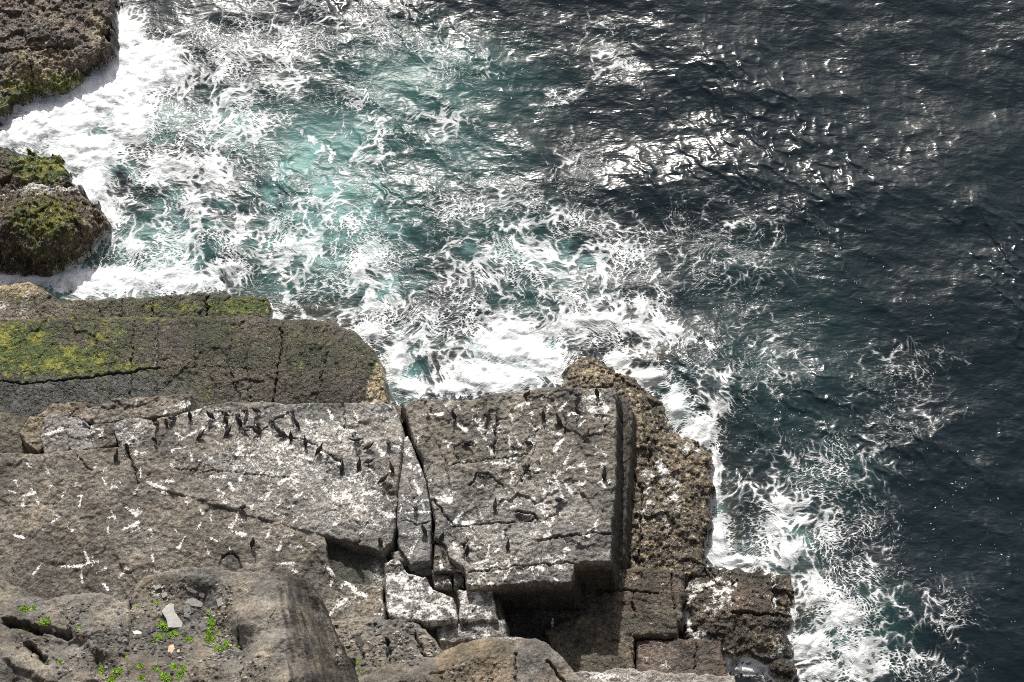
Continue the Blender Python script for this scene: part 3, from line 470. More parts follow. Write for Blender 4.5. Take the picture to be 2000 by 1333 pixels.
# ------------------------------------------------------------------ the sea
def ocean(N, L, wind, V, seed, lmin):
    """wave heights from a directional spectrum"""
    rg = np.random.RandomState(seed); k = 2*np.pi*np.fft.fftfreq(N, L/N); KX, KY = np.meshgrid(k, k); K = np.hypot(KX, KY); K[0, 0] = 1
    Lw = V*V/9.81; wd = np.array(wind)/np.hypot(*wind); cosf = (KX*wd[0]+KY*wd[1])/K
    Pk = np.exp(-1/(K*Lw)**2)/K**4*(.12+.88*np.abs(cosf)**3)*np.exp(-(K*lmin)**2); Pk[0, 0] = 0
    h = np.sqrt(Pk)*(rg.randn(N, N)+1j*rg.randn(N, N))
    f = lambda a: np.real(np.fft.ifft2(a))
    H = f(h); s = H.std(); return H/s, f(-1j*KX/K*h)/s, f(-1j*KY/K*h)/s
def samp(G, X, Y, L):
    N = G.shape[0]; a = (X/L*N) % N; b_ = (Y/L*N) % N; i = a.astype(int); j = b_.astype(int); fa = a-i; fb = b_-j; i2 = (i+1) % N; j2 = (j+1) % N; i %= N; j %= N
    return (G[j, i]*(1-fa)+G[j, i2]*fa)*(1-fb)+(G[j2, i]*(1-fa)+G[j2, i2]*fa)*fb
SPW = .06
def axis(a, b_, far):
    m = np.arange(a, b_, SPW); g = [SPW*1.5]
    while sum(g) < far: g.append(g[-1]*1.28)
    c = np.cumsum(g); return np.concatenate([(a-c)[::-1], m, m[-1]+c])
xs = axis(-36, 41, 2500); ys = axis(-21, 27, 2500)
X, Y = np.meshgrid(xs, ys); ny, nx = X.shape
U, Vv = PX(X, Y, 0*X)
inr = (X > -37) & (X < 42) & (Y > -22) & (Y < 28); U = np.where(inr, U, 9e3); Vv = np.where(inr, Vv, 9e3)
fade = sstep(150, 60, np.hypot(X, Y))
H1, A1, B1 = ocean(512, 122.9, (-.45, -.89), 6.0, 3, .35); H2, A2, B2 = ocean(1024, 81.9, (-.4, -.92), 2.9, 5, .07)
h1 = samp(H1, X, Y, 122.9); h2 = samp(H2, X, Y, 81.9)
AM1, AM2 = .19, .033
FO = [  # dense foam
(240,60,45,50,1.15),(270,130,95,62,1.2),(210,185,110,55,1.2),(120,230,115,52,1.25),(55,255,60,42,1.2),(170,300,75,60,1.15),(185,355,45,55,1.05),(215,420,50,45,.9),(335,140,45,40,1.0),(250,230,60,50,1.05),
(60,543,100,17,1.1),(200,545,130,28,1.05),(330,545,130,30,.95),(440,535,60,22,.85),(250,480,60,40,.8),
(775,715,26,60,1.1),(800,760,45,24,1.1),(1010,680,80,55,1.2),(970,735,100,34,1.2),(890,762,60,18,1.1),(1060,705,50,40,1.1),(720,650,36,22,.95),(1090,720,20,30,1.0),
(1265,742,34,22,1.05),(1315,798,28,38,1.1),(1360,850,36,28,1.1),(1395,940,10,60,1.0),(1398,1050,22,55,1.1),(1440,1095,60,14,1.05),(1200,705,30,18,.9),
(1500,1040,50,40,.85),(1540,1080,50,30,.9),(1585,1265,50,36,1.05),(1640,1220,60,50,.85),(1690,1290,60,50,.88),(1590,1150,28,50,.85),(1600,1320,60,20,.95),(1490,1300,26,12,1.0),(1440,1275,26,12,1.0),(1420,1290,16,22,1.0),(1450,1310,40,12,1.0)]
FL = [  # foam lace
(650,450,130,90,.52),(560,490,100,70,.7),(700,340,110,50,.34),(600,560,90,40,.5),(450,460,80,60,.6),(370,420,80,70,.66),(330,490,80,60,.66),(440,240,120,60,.66),(480,140,120,90,.6),(540,70,140,70,.52),(400,60,60,70,.5),(330,330,80,50,.75),(420,330,90,40,.62),
(990,500,140,40,.64),(1090,560,150,80,.60),(1210,510,80,70,.58),(1240,600,80,60,.6),(920,560,80,60,.58),(840,650,110,60,.56),(1150,640,100,40,.66),(740,600,80,50,.66),(700,520,90,60,.7),(1060,440,160,40,.5),(1280,650,60,50,.66),(1230,690,60,30,.6),
(1385,740,45,55,.56),(1400,800,25,40,.62),(850,110,130,70,.34),(840,250,90,60,.4),(950,400,140,60,.46),(760,60,100,60,.40),(1130,300,40,30,.42),(680,220,90,60,.36),
(1540,990,90,50,.56),(1480,950,60,40,.5),(1620,1100,40,120,.6),(1660,1170,90,100,.52),(1720,1270,70,70,.5),(1700,1060,50,100,.36),(1760,800,100,70,.24),(1760,720,100,50,.24),(1850,1210,70,60,.34),(1800,1300,80,40,.44),(1180,90,60,50,.3),(1400,480,160,90,.30),(1450,700,120,90,.32),(1600,900,140,70,.34)]
D0 = np.maximum(blob(U, Vv, FO), blob(U, Vv, FL))
ca, sa = .62, -.78                    # short steep wavelets, crests running out to the lower right
pc = X*ca+Y*sa+.5*fbm(X*.3, Y*.3, 3, 91); qc = -X*sa+Y*ca+.45*fbm(X*.8, Y*.8, 3, 92)
rg_ = np.zeros(X.shape)
for wl, am in ((1.15, 1.0), (.55, .5)):
    nq = perlin(pc/(wl*2.6), qc/wl, 93+int(wl*10)); crest = np.clip(1-np.abs(nq)*2.2, 0, 1); back = np.clip(1-np.abs(perlin(pc/(wl*2.6), (qc+.16*wl)/wl, 93+int(wl*10)))*1.6, 0, 1)
    rg_ += am*wl*np.where(nq > 0, crest**2.4, crest**1.3)
wl_m = sstep(-.05, .75, fbm(X*.11+3, Y*.11, 4, 95)+.35*h1)
z = (AM1*h1+AM2*h2+.075*rg_*(.25+.75*wl_m)*sstep(.55, .2, D0))*fade
dx = -(AM1*.9*samp(A1, X, Y, 122.9)+AM2*.8*samp(A2, X, Y, 81.9))*fade; dy = -(AM1*.9*samp(B1, X, Y, 122.9)+AM2*.8*samp(B2, X, Y, 81.9))*fade
D = np.maximum(blob(U, Vv, FO), blob(U, Vv, FL))
for Lc in ([(530,560),(620,640),(700,640)], [(900,500),(960,480),(1040,500),(1090,545)], [(1050,545),(1090,600),(1100,660)], [(1090,550),(1150,480),(1240,470),(1280,530),(1240,640)], [(880,690),(930,600),(1000,590)], [(1400,690),(1330,650),(1280,690),(1240,710)],
           [(300,150),(420,190),(520,120),(600,40)], [(560,240),(700,330),(740,230),(740,330),(860,270)], [(1060,190),(1150,170),(1220,115)], [(1430,930),(1490,1000),(1560,1060),(1620,1150)], [(1330,700),(1400,740),(1415,830)]):
    D = np.maximum(D, .62*np.exp(-(pdist(U+25*fbm(X*.5, Y*.5, 3, 7), Vv+25*fbm(X*.5, Y*.5, 3, 8), Lc)/9)**2))
near = np.full(X.shape, 99.0)
for P in ROCK_POLYS: near = np.minimum(near, np.where(inr, -sdist(X, Y, P), 99))
surf = np.exp(-np.clip(near, 0, 9)/.38)*(.75+.45*fbm(X*.6, Y*.6, 3, 21))*(near < 3)
D = np.maximum(D, surf)
D = np.where(inr, D+(.26*fbm(X*.45, Y*.45, 4, 41)+.10*h2/2)*np.clip(D*2.2, 0, 1)*sstep(1.15, .6, D), 0)
# teal aerated water, milky bubbles, and rock seen through shallow water
T = blob(U, Vv, [(640,290,150,90,1.1),(590,330,60,50,.95),(690,430,150,120,.85),(820,170,200,100,.8),(870,290,150,90,.65),(600,480,140,90,.8),(560,560,90,40,.8),(640,570,70,40,.75),(450,240,90,60,.7),(300,480,160,70,.75),(1050,560,130,90,.5),(960,450,160,80,.5),(1500,700,260,260,.26),(1440,540,160,110,.24),(1620,940,130,90,.3),(1900,980,120,80,.1),(780,740,50,60,.8),(330,230,60,50,.7),(1500,1080,120,60,.45),(1680,1230,120,100,.4),(1420,960,30,60,.3)])
T = np.clip((T-.12)*1.1*(.95+.3*fbm(X*.25, Y*.25, 4, 61)), 0, 1)*inr
MK = blob(U, Vv, [(640,430,140,120,.85),(600,310,80,60,.7),(700,300,80,60,.55),(820,180,100,60,.3),(740,560,120,60,.5),(880,640,120,60,.45),(1100,500,160,60,.4),(370,430,90,90,.6),(450,250,90,60,.55),(330,490,130,60,.7),(1010,690,110,60,.8),(990,490,90,40,.5),(180,250,140,120,.8),(790,740,50,50,.7),(200,545,200,40,.8),(1540,1040,70,50,.5),(1620,1250,80,60,.5),(1310,800,50,60,.6),(1398,1020,12,90,.7)])
MK = np.clip(MK*(.9+.7*fbm(X*.5, Y*.5, 4, 71)), 0, 1)*inr
SH = blob(U, Vv, [(610,608,60,16,.9),(880,700,40,26,.8),(900,740,50,20,.5),(1265,690,50,14,.8),(1410,985,16,60,.7),(1415,1050,20,30,.8),(1570,1170,26,50,.75),(300,285,50,30,.35),(240,95,22,18,.6),(1240,715,30,16,.6)])*inr
SH = np.maximum(SH, .5*np.exp(-np.clip(near, 0, 9)/.9)*(near < 4))*(.8+.5*fbm(X, Y, 3, 5))
SPR = blob(U, Vv, [(400,110,90,70,.9),(460,130,60,60,.7),(250,90,40,30,.8),(850,200,200,120,.42),(1400,560,170,170,.5),(1450,800,150,130,.5),(1300,420,140,90,.4),(1650,780,160,120,.36),(1620,920,170,90,.45),(1740,1050,140,140,.28),(1130,330,80,60,.5),(1050,60,120,80,.35),(1800,1200,120,90,.25),(700,100,160,100,.4),(960,560,120,90,.5),(640,520,200,120,.5)])*inr
# swirl the foam's own coordinates through a turbulent flow, as foam is drawn out by the sea
fx, fy = X.copy(), Y.copy()
for it in range(4):
    e = .05
    vx = np.zeros(X.shape); vy = np.zeros(X.shape)
    for sc_, am, s_ in ((.16, 1.0, 5), (.42, .55, 6), (1.1, .26, 7)):
        p0 = perlin(fx*sc_, fy*sc_, s_)
        vx += am*(perlin(fx*sc_, (fy+e)*sc_, s_)-p0)/e/sc_; vy -= am*(perlin((fx+e)*sc_, fy*sc_, s_)-p0)/e/sc_
    st = .07*inr; fx = fx-st*vx; fy = fy-st*vy
lift = sstep(.6, 1.1, D)*inr
z = z*(1-.55*sstep(1.5, .2, near))+lift*(.10+.22*np.abs(fbm(X*.6, Y*.6, 3, 81))+.035*fbm(X*3, Y*3, 3, 82, .5))
co_ = np.stack([X+dx*sstep(-.2, 1.6, near), Y+dy*sstep(-.2, 1.6, near), z], -1).reshape(-1, 3)
idx = np.arange(ny*nx).reshape(ny, nx); q = np.stack([idx[:-1, :-1], idx[:-1, 1:], idx[1:, 1:], idx[1:, :-1]], -1).reshape(-1, 4)
b = NB("sea water")
pos = b.n("ShaderNodeNewGeometry").outputs['Position']; flow = b.attr("flow").outputs['Vector']
fa = b.attr("foam"); sp = b.n("ShaderNodeSeparateColor"); b.l(fa.outputs['Color'], sp.inputs[0])
Dn, Tn, Mn, Sn = sp.outputs[0], sp.outputs[1], sp.outputs[2], fa.outputs['Alpha']
shn = b.attr("shoal").outputs['Fac']
wp = b.vm('ADD', flow, b.vm('SCALE', b.vm('SUBTRACT', b.noise(flow, 1.5, 5, .7).outputs['Color'], (.5, .5, .5)), sc_=.42))
v1 = b.mr(b.vor(wp, .72, 'DISTANCE_TO_EDGE').outputs['Distance'], 0, .42, 1, 0, False)
v2 = b.mr(b.vor(wp, 2.3, 'DISTANCE_TO_EDGE').outputs['Distance'], 0, .42, 1, 0, False)
v3 = b.noise(wp, 3.2, 6, .68).outputs[0]; v4 = b.noise(flow, .8, 4, .6).outputs[0]
mpf = b.n("ShaderNodeMapping"); b.l(wp, mpf.inputs[0]); mpf.inputs['Rotation'].default_value = (0, 0, R(-38)); mpf.inputs['Scale'].default_value = (.75, 1.5, 1)
v5 = b.mr(b.vor(mpf.outputs[0], 5.2, 'DISTANCE_TO_EDGE').outputs['Distance'], 0, .42, 1, 0, False)
coarse = b.math('MULTIPLY_ADD', v1, .44, b.math('MULTIPLY', v2, .32)); finel = b.math('MULTIPLY_ADD', v2, .30, b.math('MULTIPLY_ADD', v5, .40, .03))
lm = b.mr(b.noise(flow, .33, 3, .6).outputs[0], .44, .56, 0, 1)
mxl = b.n("ShaderNodeMix", data_type='FLOAT'); b.l(lm, mxl.inputs[0]); b.l(coarse, mxl.inputs[2]); b.l(finel, mxl.inputs[3])
lace = b.math('ADD', mxl.outputs[0], b.math('ADD', b.math('MULTIPLY', v3, .40), b.math('MULTIPLY_ADD', v4, .22, b.math('MULTIPLY', b.noise(pos, 9, 3, .6).outputs[0], .16))))
thr = b.mr(Dn, 0, 1.1, 1.2, .34, False)
lt = b.math('SUBTRACT', lace, thr)
thin = b.mr(b.noise(flow, 1.0, 5, .7).outputs[0], .38, .62, .45, 1)
fo = b.math('MULTIPLY', b.math('MAXIMUM', thin, b.mr(Dn, .75, 1.0, 0, 1)), b.math('ADD', b.math('MULTIPLY', b.mr(lt, -.03, .10, 0, 1), .55), b.math('MULTIPLY', b.mr(lt, -.2, .34, 0, 1), .45)))
fo = b.math('MAXIMUM', fo, b.math('MULTIPLY', b.mr(b.math('ADD', Dn, b.math('MULTIPLY', b.math('SUBTRACT', v3, .5), .9)), .66, 1.0, 0, 1), .98))
fo = b.math('MULTIPLY', fo, b.mr(Dn, .04, .16, 0, 1))
spk = b.vor(wp, 6.5); sv = b.mr(b.math('ADD', spk.outputs['Distance'], b.math('MULTIPLY', b.math('SUBTRACT', v3, .5), .9)), .04, .2, 1, 0)
spc = b.n("ShaderNodeSeparateColor"); b.l(spk.outputs['Color'], spc.inputs[0])
sv = b.math('MULTIPLY', sv, b.math('LESS_THAN', spc.outputs[0], b.math('MULTIPLY', b.math('MULTIPLY', Sn, .75), b.mr(v4, .46, .62, 0, 1))))
fo = b.math('MAXIMUM', fo, b.math('MULTIPLY', sv, .9))
col = b.mix(Tn, (.0062, .0125, .016), (.036, .108, .102))
col = b.mix(b.math('MULTIPLY', shn, .8), col, (.075, .062, .04))
mk = b.mr(b.math('ADD', Mn, b.math('MULTIPLY', b.math('SUBTRACT', b.noise(wp, 1.2, 6, .7).outputs[0], .5), 1.6)), .2, 1.15, 0, .9)
mk = b.math('MULTIPLY', mk, b.math('GREATER_THAN', Mn, .02))
col = b.mix(mk, col, (.13, .285, .27))
fine = b.noise(pos, 6, 5, .7).outputs[0]
col = b.mix(b.math('MULTIPLY', fo, b.mr(fine, .25, .6, .86, 1)), col, (.80, .82, .825))
b.l(col, b.p.inputs['Base Color']); b.p.inputs['IOR'].default_value = 1.333
b.l(b.mr(b.math('MAXIMUM', b.math('MAXIMUM', fo, b.math('MULTIPLY', Dn, .62)), b.math('MAXIMUM', b.math('MULTIPLY', Tn, .42), b.math('MULTIPLY', mk, .75))), 0, 1, .20, .8, False), b.p.inputs['Roughness'])
mp = b.n("ShaderNodeMapping"); b.l(pos, mp.inputs[0]); mp.inputs['Rotation'].default_value = (0, 0, R(25)); mp.inputs['Scale'].default_value = (1.0, 2.1, 1)
r1 = b.noise(mp.outputs[0], 1.1, 2, .5, .4).outputs[0]; r2 = b.noise(mp.outputs[0], 4.2, 1, .5, .3).outputs[0]
nn = b.bump(b.math('ADD', r1, b.math('MULTIPLY', r2, .22)), .3, .2)
nn = b.bump(b.math('ADD', b.math('MULTIPLY', fo, 1.0), b.math('MULTIPLY', b.math('MULTIPLY', fo, fine), 1.2)), .7, .05, nn)
b.l(nn, b.p.inputs['Normal'])
att = {"foam": ('FLOAT_COLOR', np.stack([D, T, MK, SPR], -1).reshape(-1, 4)), "shoal": ('FLOAT', SH.ravel()), "flow": ('FLOAT_VECTOR', np.stack([fx, fy, 0*fx], -1).reshape(-1, 3))}
sea = mesh_np("sea", co_, q, att, b.m); tag(sea, "dark sea water breaking into white and turquoise foam against the rocks", "water", kind="structure")
# ------------------------------------------------------------------ birds, plants, stones
bpy.context.view_layer.update(); DG = bpy.context.evaluated_depsgraph_get()
def ground(u, v):
    x1, y1, z1 = (float(q_) for q_ in W(u, v, 0)); o_ = Vector((0, CAMY, CAMZ)); d = (Vector((x1, y1, z1))-o_).normalized()
    hit, loc, nrm, _, ob, _ = sc.ray_cast(DG, o_, d)
    return (loc, nrm, ob) if hit else (Vector((x1, y1, z1)), Vector((0, 0, 1)), None)
def simple_mat(name, c1, c2, scale, rough, bumpd=.01):
    b = NB(name); tc = b.n("ShaderNodeTexCoord").outputs['Object']; n = b.noise(tc, scale, 4, .65).outputs[0]
    b.l(b.mix(b.mr(n, .35, .65, 0, 1), c1, c2), b.p.inputs['Base Color']); b.p.inputs['Roughness'].default_value = rough
    b.l(b.bump(n, .7, bumpd), b.p.inputs['Normal']); return b.m
M_black = simple_mat("black plumage", (.006, .0065, .007), (.016, .016, .015), 18, .5)
M_brown = simple_mat("brown plumage", (.022, .016, .010), (.06, .044, .026), 14, .6)
M_bill = simple_mat("horn bill", (.16, .11, .04), (.25, .18, .07), 20, .5)
M_leg = simple_mat("dark webbed feet", (.02, .017, .014), (.03, .026, .02), 20, .6)
def loft(vs, fs, pts, n=10):
    """a closed tube through (x,y,z,rx,rz) stations, rings facing along the path"""
    st = len(vs); P = [Vector(p[:3]) for p in pts]
    for i, p in enumerate(pts):
        d = (P[min(i+1, len(P)-1)]-P[max(i-1, 0)]).normalized(); sx = Vector((1, 0, 0)); sx = (sx-d*sx.dot(d)).normalized(); up = sx.cross(d)
        for k in range(n):
            a = 2*math.pi*k/n; vs.append(P[i]+sx*math.cos(a)*p[3]+up*math.sin(a)*p[4])
    for i in range(len(pts)-1):
        for k in range(n): fs.append((st+i*n+k, st+i*n+(k+1) % n, st+(i+1)*n+(k+1) % n, st+(i+1)*n+k))
    fs.append(tuple(st+k for k in range(n))[::-1]); fs.append(tuple(st+(len(pts)-1)*n+k for k in range(n)))
def pm(name, vs, fs, mat, smooth=True):
    me = bpy.data.meshes.new(name); me.from_pydata([tuple(p) for p in vs], [], fs); me.materials.append(mat)
    for p in me.polygons: p.use_smooth = smooth
    me.update(); return me
POSE = {
 'upright': [(0,-.33,.05,.02,.008),(0,-.28,.09,.055,.014),(0,-.19,.17,.065,.03),(0,-.12,.23,.10,.085),(0,-.03,.31,.125,.115),(0,.05,.40,.12,.11),(0,.10,.48,.085,.08),(0,.125,.55,.052,.05),(0,.13,.62,.04,.042),(0,.125,.675,.038,.042),(0,.15,.71,.042,.042),(0,.19,.715,.03,.03),(0,.205,.713,.018,.018)],
 'lean': [(0,-.47,.14,.02,.008),(0,-.40,.16,.06,.014),(0,-.28,.20,.065,.03),(0,-.19,.23,.10,.08),(0,-.06,.27,.13,.11),(0,.06,.32,.125,.11),(0,.15,.38,.085,.08),(0,.21,.44,.05,.05),(0,.25,.50,.04,.042),(0,.28,.545,.038,.04),(0,.315,.565,.042,.042),(0,.355,.56,.03,.03),(0,.37,.556,.018,.018)],
 'tucked': [(0,-.34,.07,.02,.008),(0,-.28,.10,.06,.014),(0,-.19,.16,.07,.035),(0,-.12,.21,.11,.10),(0,-.02,.26,.14,.125),(0,.07,.32,.13,.115),(0,.12,.38,.09,.085),(0,.12,.44,.055,.055),(0,.09,.48,.045,.045),(0,.07,.51,.042,.045),(0,.10,.54,.045,.044),(0,.145,.54,.03,.03),(0,.16,.537,.018,.018)]}
def side(vs, off, k): return [(p[0]+off*k, *p[1:]) for p in vs]
def cormorant_meshes(pose, mat, wings):
    P_ = POSE[pose]; vs, fs = [], []; loft(vs, fs, P_, 12)
    body = pm("cormorant_body", vs, fs, mat)
    hx, hy, hz = P_[-1][:3]
    vs, fs = [], []; loft(vs, fs, [(0,hy-.01,hz,.017,.016),(0,hy+.04,hz-.005,.010,.010),(0,hy+.075,hz-.012,.006,.008),(0,hy+.085,hz-.025,.003,.004)], 6); bill = pm("bill", vs, fs, M_bill)
    wg = []
    for s in (-1, 1):
        vs, fs = [], []
        b_ = P_[4]; a_ = P_[5]; e_ = P_[2]
        if wings:
            loft(vs, fs, [(s*.07,a_[1],a_[2]+.02,.05,.02),(s*.20,a_[1]+.04,a_[2]+.06,.09,.02),(s*.32,a_[1]-.03,a_[2]+.04,.13,.016),(s*.42,a_[1]-.13,a_[2]-.02,.10,.012),(s*.47,a_[1]-.22,a_[2]-.07,.03,.006)], 8)
            # ribbons run sideways, so widen them along the body
            vs = [Vector((p.x, p.y, p.z)) for p in vs]
        else:
            loft(vs, fs, [(s*.075,a_[1]+.02,a_[2]+.015,.03,.05),(s*.105,b_[1]+.02,b_[2]+.03,.04,.085),(s*.10,b_[1]-.09,b_[2]-.045,.038,.075),(s*.06,e_[1]-.01,e_[2]+.03,.025,.035),(s*.025,e_[1]-.10,e_[2]-.03,.012,.012)], 8)
        wg.append(pm("wing", vs, fs, mat))
    lg = []
    b_ = P_[3]
    for s in (-1, 1):
        vs, fs = [], []; fy_ = b_[1]+.07
        loft(vs, fs, [(s*.06,b_[1]+.03,b_[2]+.0,.035,.035),(s*.065,b_[1]+.04,.10,.018,.018),(s*.065,fy_-.02,.02,.013,.013)], 6)
        n0 = len(vs); vs += [Vector(q_) for q_ in ((s*.065-.012,fy_-.04,0),(s*.065+.012,fy_-.04,0),(s*.065+.055,fy_+.07,0),(s*.065,fy_+.09,0),(s*.065-.055,fy_+.07,0),(s*.065,fy_-.02,.022))]
        for k in range(5): fs.append((n0+k, n0+(k+1) % 5, n0+5))
        fs.append((n0+4, n0+3, n0+2, n0+1, n0)); lg.append(pm("leg", vs, fs, M_leg))
    return body, bill, wg, lg
BM = {}
def cormorant(u, v, head, pose, col, label, group):
    key = (pose.split('+')[0], col, '+w' in pose)
    if key not in BM: BM[key] = cormorant_meshes(key[0], M_brown if col == 'b' else M_black, key[2])
    body, bill, wg, lg = BM[key]
    loc, nrm, _ = ground(u, v+4)
    o_ = bpy.data.objects.new("cormorant", body); C.objects.link(o_); tag(o_, label, "seabird", group)
    o_.location = loc-Vector((0, 0, .006)); o_.rotation_euler = (0, 0, R(head-90)); s = rs.uniform(.72, .84); o_.scale = (s, s, s)
    for nm, me in (("bill", bill), ("wing", wg[0]), ("wing", wg[1]), ("leg", lg[0]), ("leg", lg[1])):
        c = bpy.data.objects.new(nm, me); C.objects.link(c); c.parent = o_
GA, GB, GC_ = "cormorants on the pale bird ledge", "cormorants on the square block", "cormorants scattered landward"
for row in [
 # the crowd along the seaward edge of the pale ledge
 (306,828,250,'upright','k',"first black cormorant of the crowd, standing where the crack climbs to the seaward edge",GA),
 (326,824,100,'tucked','b',"small brown cormorant between the first bird of the crowd and the bulky hunched one",GA),
 (336,816,200,'tucked','k',"bulky hunched black cormorant against the end of the sloping capstone",GA),
 (372,811,95,'upright','k',"cormorant in the dark notch where the capstone ends",GA),
 (411,811,150,'upright','b',"brown flanked upright cormorant standing alone just past the capstone notch",GA),
 (439,807,160,'tucked','k',"hunched black cormorant directly seaward of the bird with a pale throat",GA),
 (442,820,110,'upright','b',"upright brown cormorant with pale throat at the tip of a white smear",GA),
 (467,812,330,'upright','k',"black cormorant turned away, seaward bird of the closest touching pair",GA),
 (469,824,115,'upright','k',"black cormorant, landward bird of the closest touching pair",GA),
 (479,802,250,'upright','b',"greyish brown upright cormorant nearest the seaward brink, throwing a soft shadow",GA),
 (500,802,180,'upright','k',"cormorant pointing its bill straight at its brown neighbour on the brink",GA),
 (506,828,300,'upright','b',"brown cheeked cormorant on the curved crack at the centre of the crowd",GA),
 (500,841,150,'upright','b',"brown cormorant with orange cheek just landward of the curved crack",GA),
 (481,839,330,'lean','k',"dark cormorant leaning along a shadowed dent behind the touching pair",GA),
 (447,842,50,'lean','k',"slim black cormorant bending forward with tail towards the cliff, below the touching pair",GA),
 (394,849,45,'lean','k',"slim black cormorant beside a short upright white streak, apart from the crowd",GA),
 (532,821,260,'tucked','b',"pale brown cormorant on the whitened lip above the two overlapping birds",GA),
 (542,838,140,'lean','k',"seaward one of two overlapping black cormorants in the shaded dip",GA),
 (551,845,150,'lean','k',"landward one of two overlapping black cormorants in the shaded dip",GA),
 (569,852,90,'upright','k',"olive black upright cormorant just past the two overlapping birds",GA),
 (572,804,270,'upright','k',"cormorant alone near the brink, seaward of the low angular joint",GA),
 (580,826,120,'lean','k',"dark cormorant leaning off a small step between the lone brink bird and the crowd",GA),
 (597,862,95,'lean','k',"black cormorant stretched seaward at the upper end of the long pale ridge",GA),
 (625,877,55,'lean','k',"black cormorant standing over a thin horizontal white streak midway along the ridge",GA),
 # the loose group near the deep crack
 (696,859,200,'lean+w','k',"black cormorant holding its wings half open beside the smooth grey dent",GA),
 (722,871,25,'lean','k',"black cormorant stretching its neck across a white splash near the deep crack",GA),
 (759,865,270,'tucked','k',"small hunched cormorant with a white trail below it near the deep crack",GA),
 (669,912,82,'lean','k',"slender black cormorant pointing seaward at the lower end of the pale ridge",GA),
 (702,905,80,'lean','k',"slender black cormorant pointing seaward between a ridge end bird and a sideways bird",GA),
 (723,900,10,'lean','k',"sideways black cormorant with its tail towards two slender birds",GA),
 (765,912,112,'lean','k',"black cormorant facing the sea, the one closest to the deep crack",GA),
 (750,935,35,'lean','k',"black cormorant at the end of a long white streak, craning its neck",GA),
 (476,990,10,'tucked','k',"cormorant crouching right on the diagonal crack",GC_),
 (495,1060,70,'upright','k',"single black cormorant on the open brown ledge above the gravelly shoulder",GC_),
 (700,1056,350,'tucked','b',"brownish crouching cormorant on the rim above the dark green hollow",GC_),
 (743,1056,110,'tucked','b',"small brown cormorant on the whitened corner where the rim meets the crack",GC_),
 (229,889,75,'lean','k',"lone black cormorant beside a long flat white bar near the stone row",GC_),
 (249,872,100,'tucked','k',"dark hunched cormorant tucked into the joint above the short vertical crack",GC_),
 # the narrow slab and the block
 (828,1033,115,'lean','k',"long black cormorant standing lengthwise on the end of the narrow slab",GC_),
 (812,990,270,'tucked','b',"brown cormorant above the white bar on the narrow slab",GC_),
 (864,1048,60,'upright','k',"black cormorant just past the crack, level with the narrow slab's end",GB),
 (886,811,120,'upright','k',"cormorant below the bent white streak near the seaward crack corner",GB),
 (950,810,200,'tucked','k',"black cormorant settled in a ragged hole near the seaward edge",GB),
 (913,863,350,'lean','k',"black cormorant with a white splash behind it on a curved crack",GB),
 (1030,770,20,'upright','k',"cormorant perched on the seaward brink of the square block, midway along",GB),
 (1127,771,200,'tucked','k',"hunched cormorant on the brink close to the white dusted corner",GB),
 (1165,767,110,'upright','k',"cormorant on the brink at the edge of the white dusted corner",GB),
 (1127,803,140,'upright','b',"brown tinged cormorant inland of the hunched brink bird",GB),
 (1061,811,100,'upright','b',"brown cormorant beside a long diagonal white streak",GB),
 (1091,820,115,'lean','k',"slim black cormorant at the upper end of the long diagonal white streak",GB),
 (1145,848,50,'lean','b',"rusty brown cormorant with outstretched body near the sheer side",GB),
 (1031,865,170,'tucked','k',"black cormorant at the end of the straight cross crack",GB),
 (1030,910,350,'tucked','k',"dark cormorant crouching above the ragged wet hole",GB),
 (1180,925,85,'lean','k',"black cormorant above a star shaped splash beside the sheer side",GB),
 (1090,976,200,'tucked','k',"round black cormorant at the foot of a long white streak",GB),
 (967,985,85,'lean','b',"brown backed cormorant below the smooth green hollow, facing the sea",GB),
 (992,1064,85,'lean','k',"slender black cormorant low on the square block above the overhang",GB),
 (913,1075,80,'upright','k',"stout black cormorant beside the landward vertical joint of the square block",GB)]:
    cormorant(*row)
# green plants on the cliff foot
M_leaf = simple_mat("fresh green leaves", (.10, .22, .012), (.24, .38, .03), 9, .6)
def tuft_mesh(r, n, seed):
    rg = random.Random(seed); vs, fs = [], []
    for k in range(n):
        a = rg.uniform(0, 6.283); q_ = r*math.sqrt(rg.random()); h = rg.uniform(.25, 1)*r*.55*(1.1-q_/r)
        c = Vector((q_*math.cos(a), q_*math.sin(a)*.85, h)); L = rg.uniform(.028, .065); wd = L*rg.uniform(.35, .6)
        d = Vector((math.cos(a+rg.uniform(-1, 1)), math.sin(a+rg.uniform(-1, 1)), rg.uniform(-.2, .9))).normalized(); s = d.cross(Vector((rg.uniform(-.4, .4), rg.uniform(-.4, .4), 1))).normalized()
        up = s.cross(d)*.012; i = len(vs); vs += [c-d*L, c+s*wd+up, c+d*L, c-s*wd+up]; fs.append((i, i+1, i+2, i+3))
        if k % 6 == 0: i = len(vs); b0 = Vector((c.x*.5, c.y*.5, -.03)); vs += [b0-s*.006, b0+s*.006, c]; fs.append((i, i+1, i+2))
    return pm("plant_tuft", vs, fs, M_leaf, False)
TM = [tuft_mesh(.26, 260, 1), tuft_mesh(.2, 180, 2), tuft_mesh(.13, 90, 3), tuft_mesh(.08, 40, 4), tuft_mesh(.30, 300, 5)]
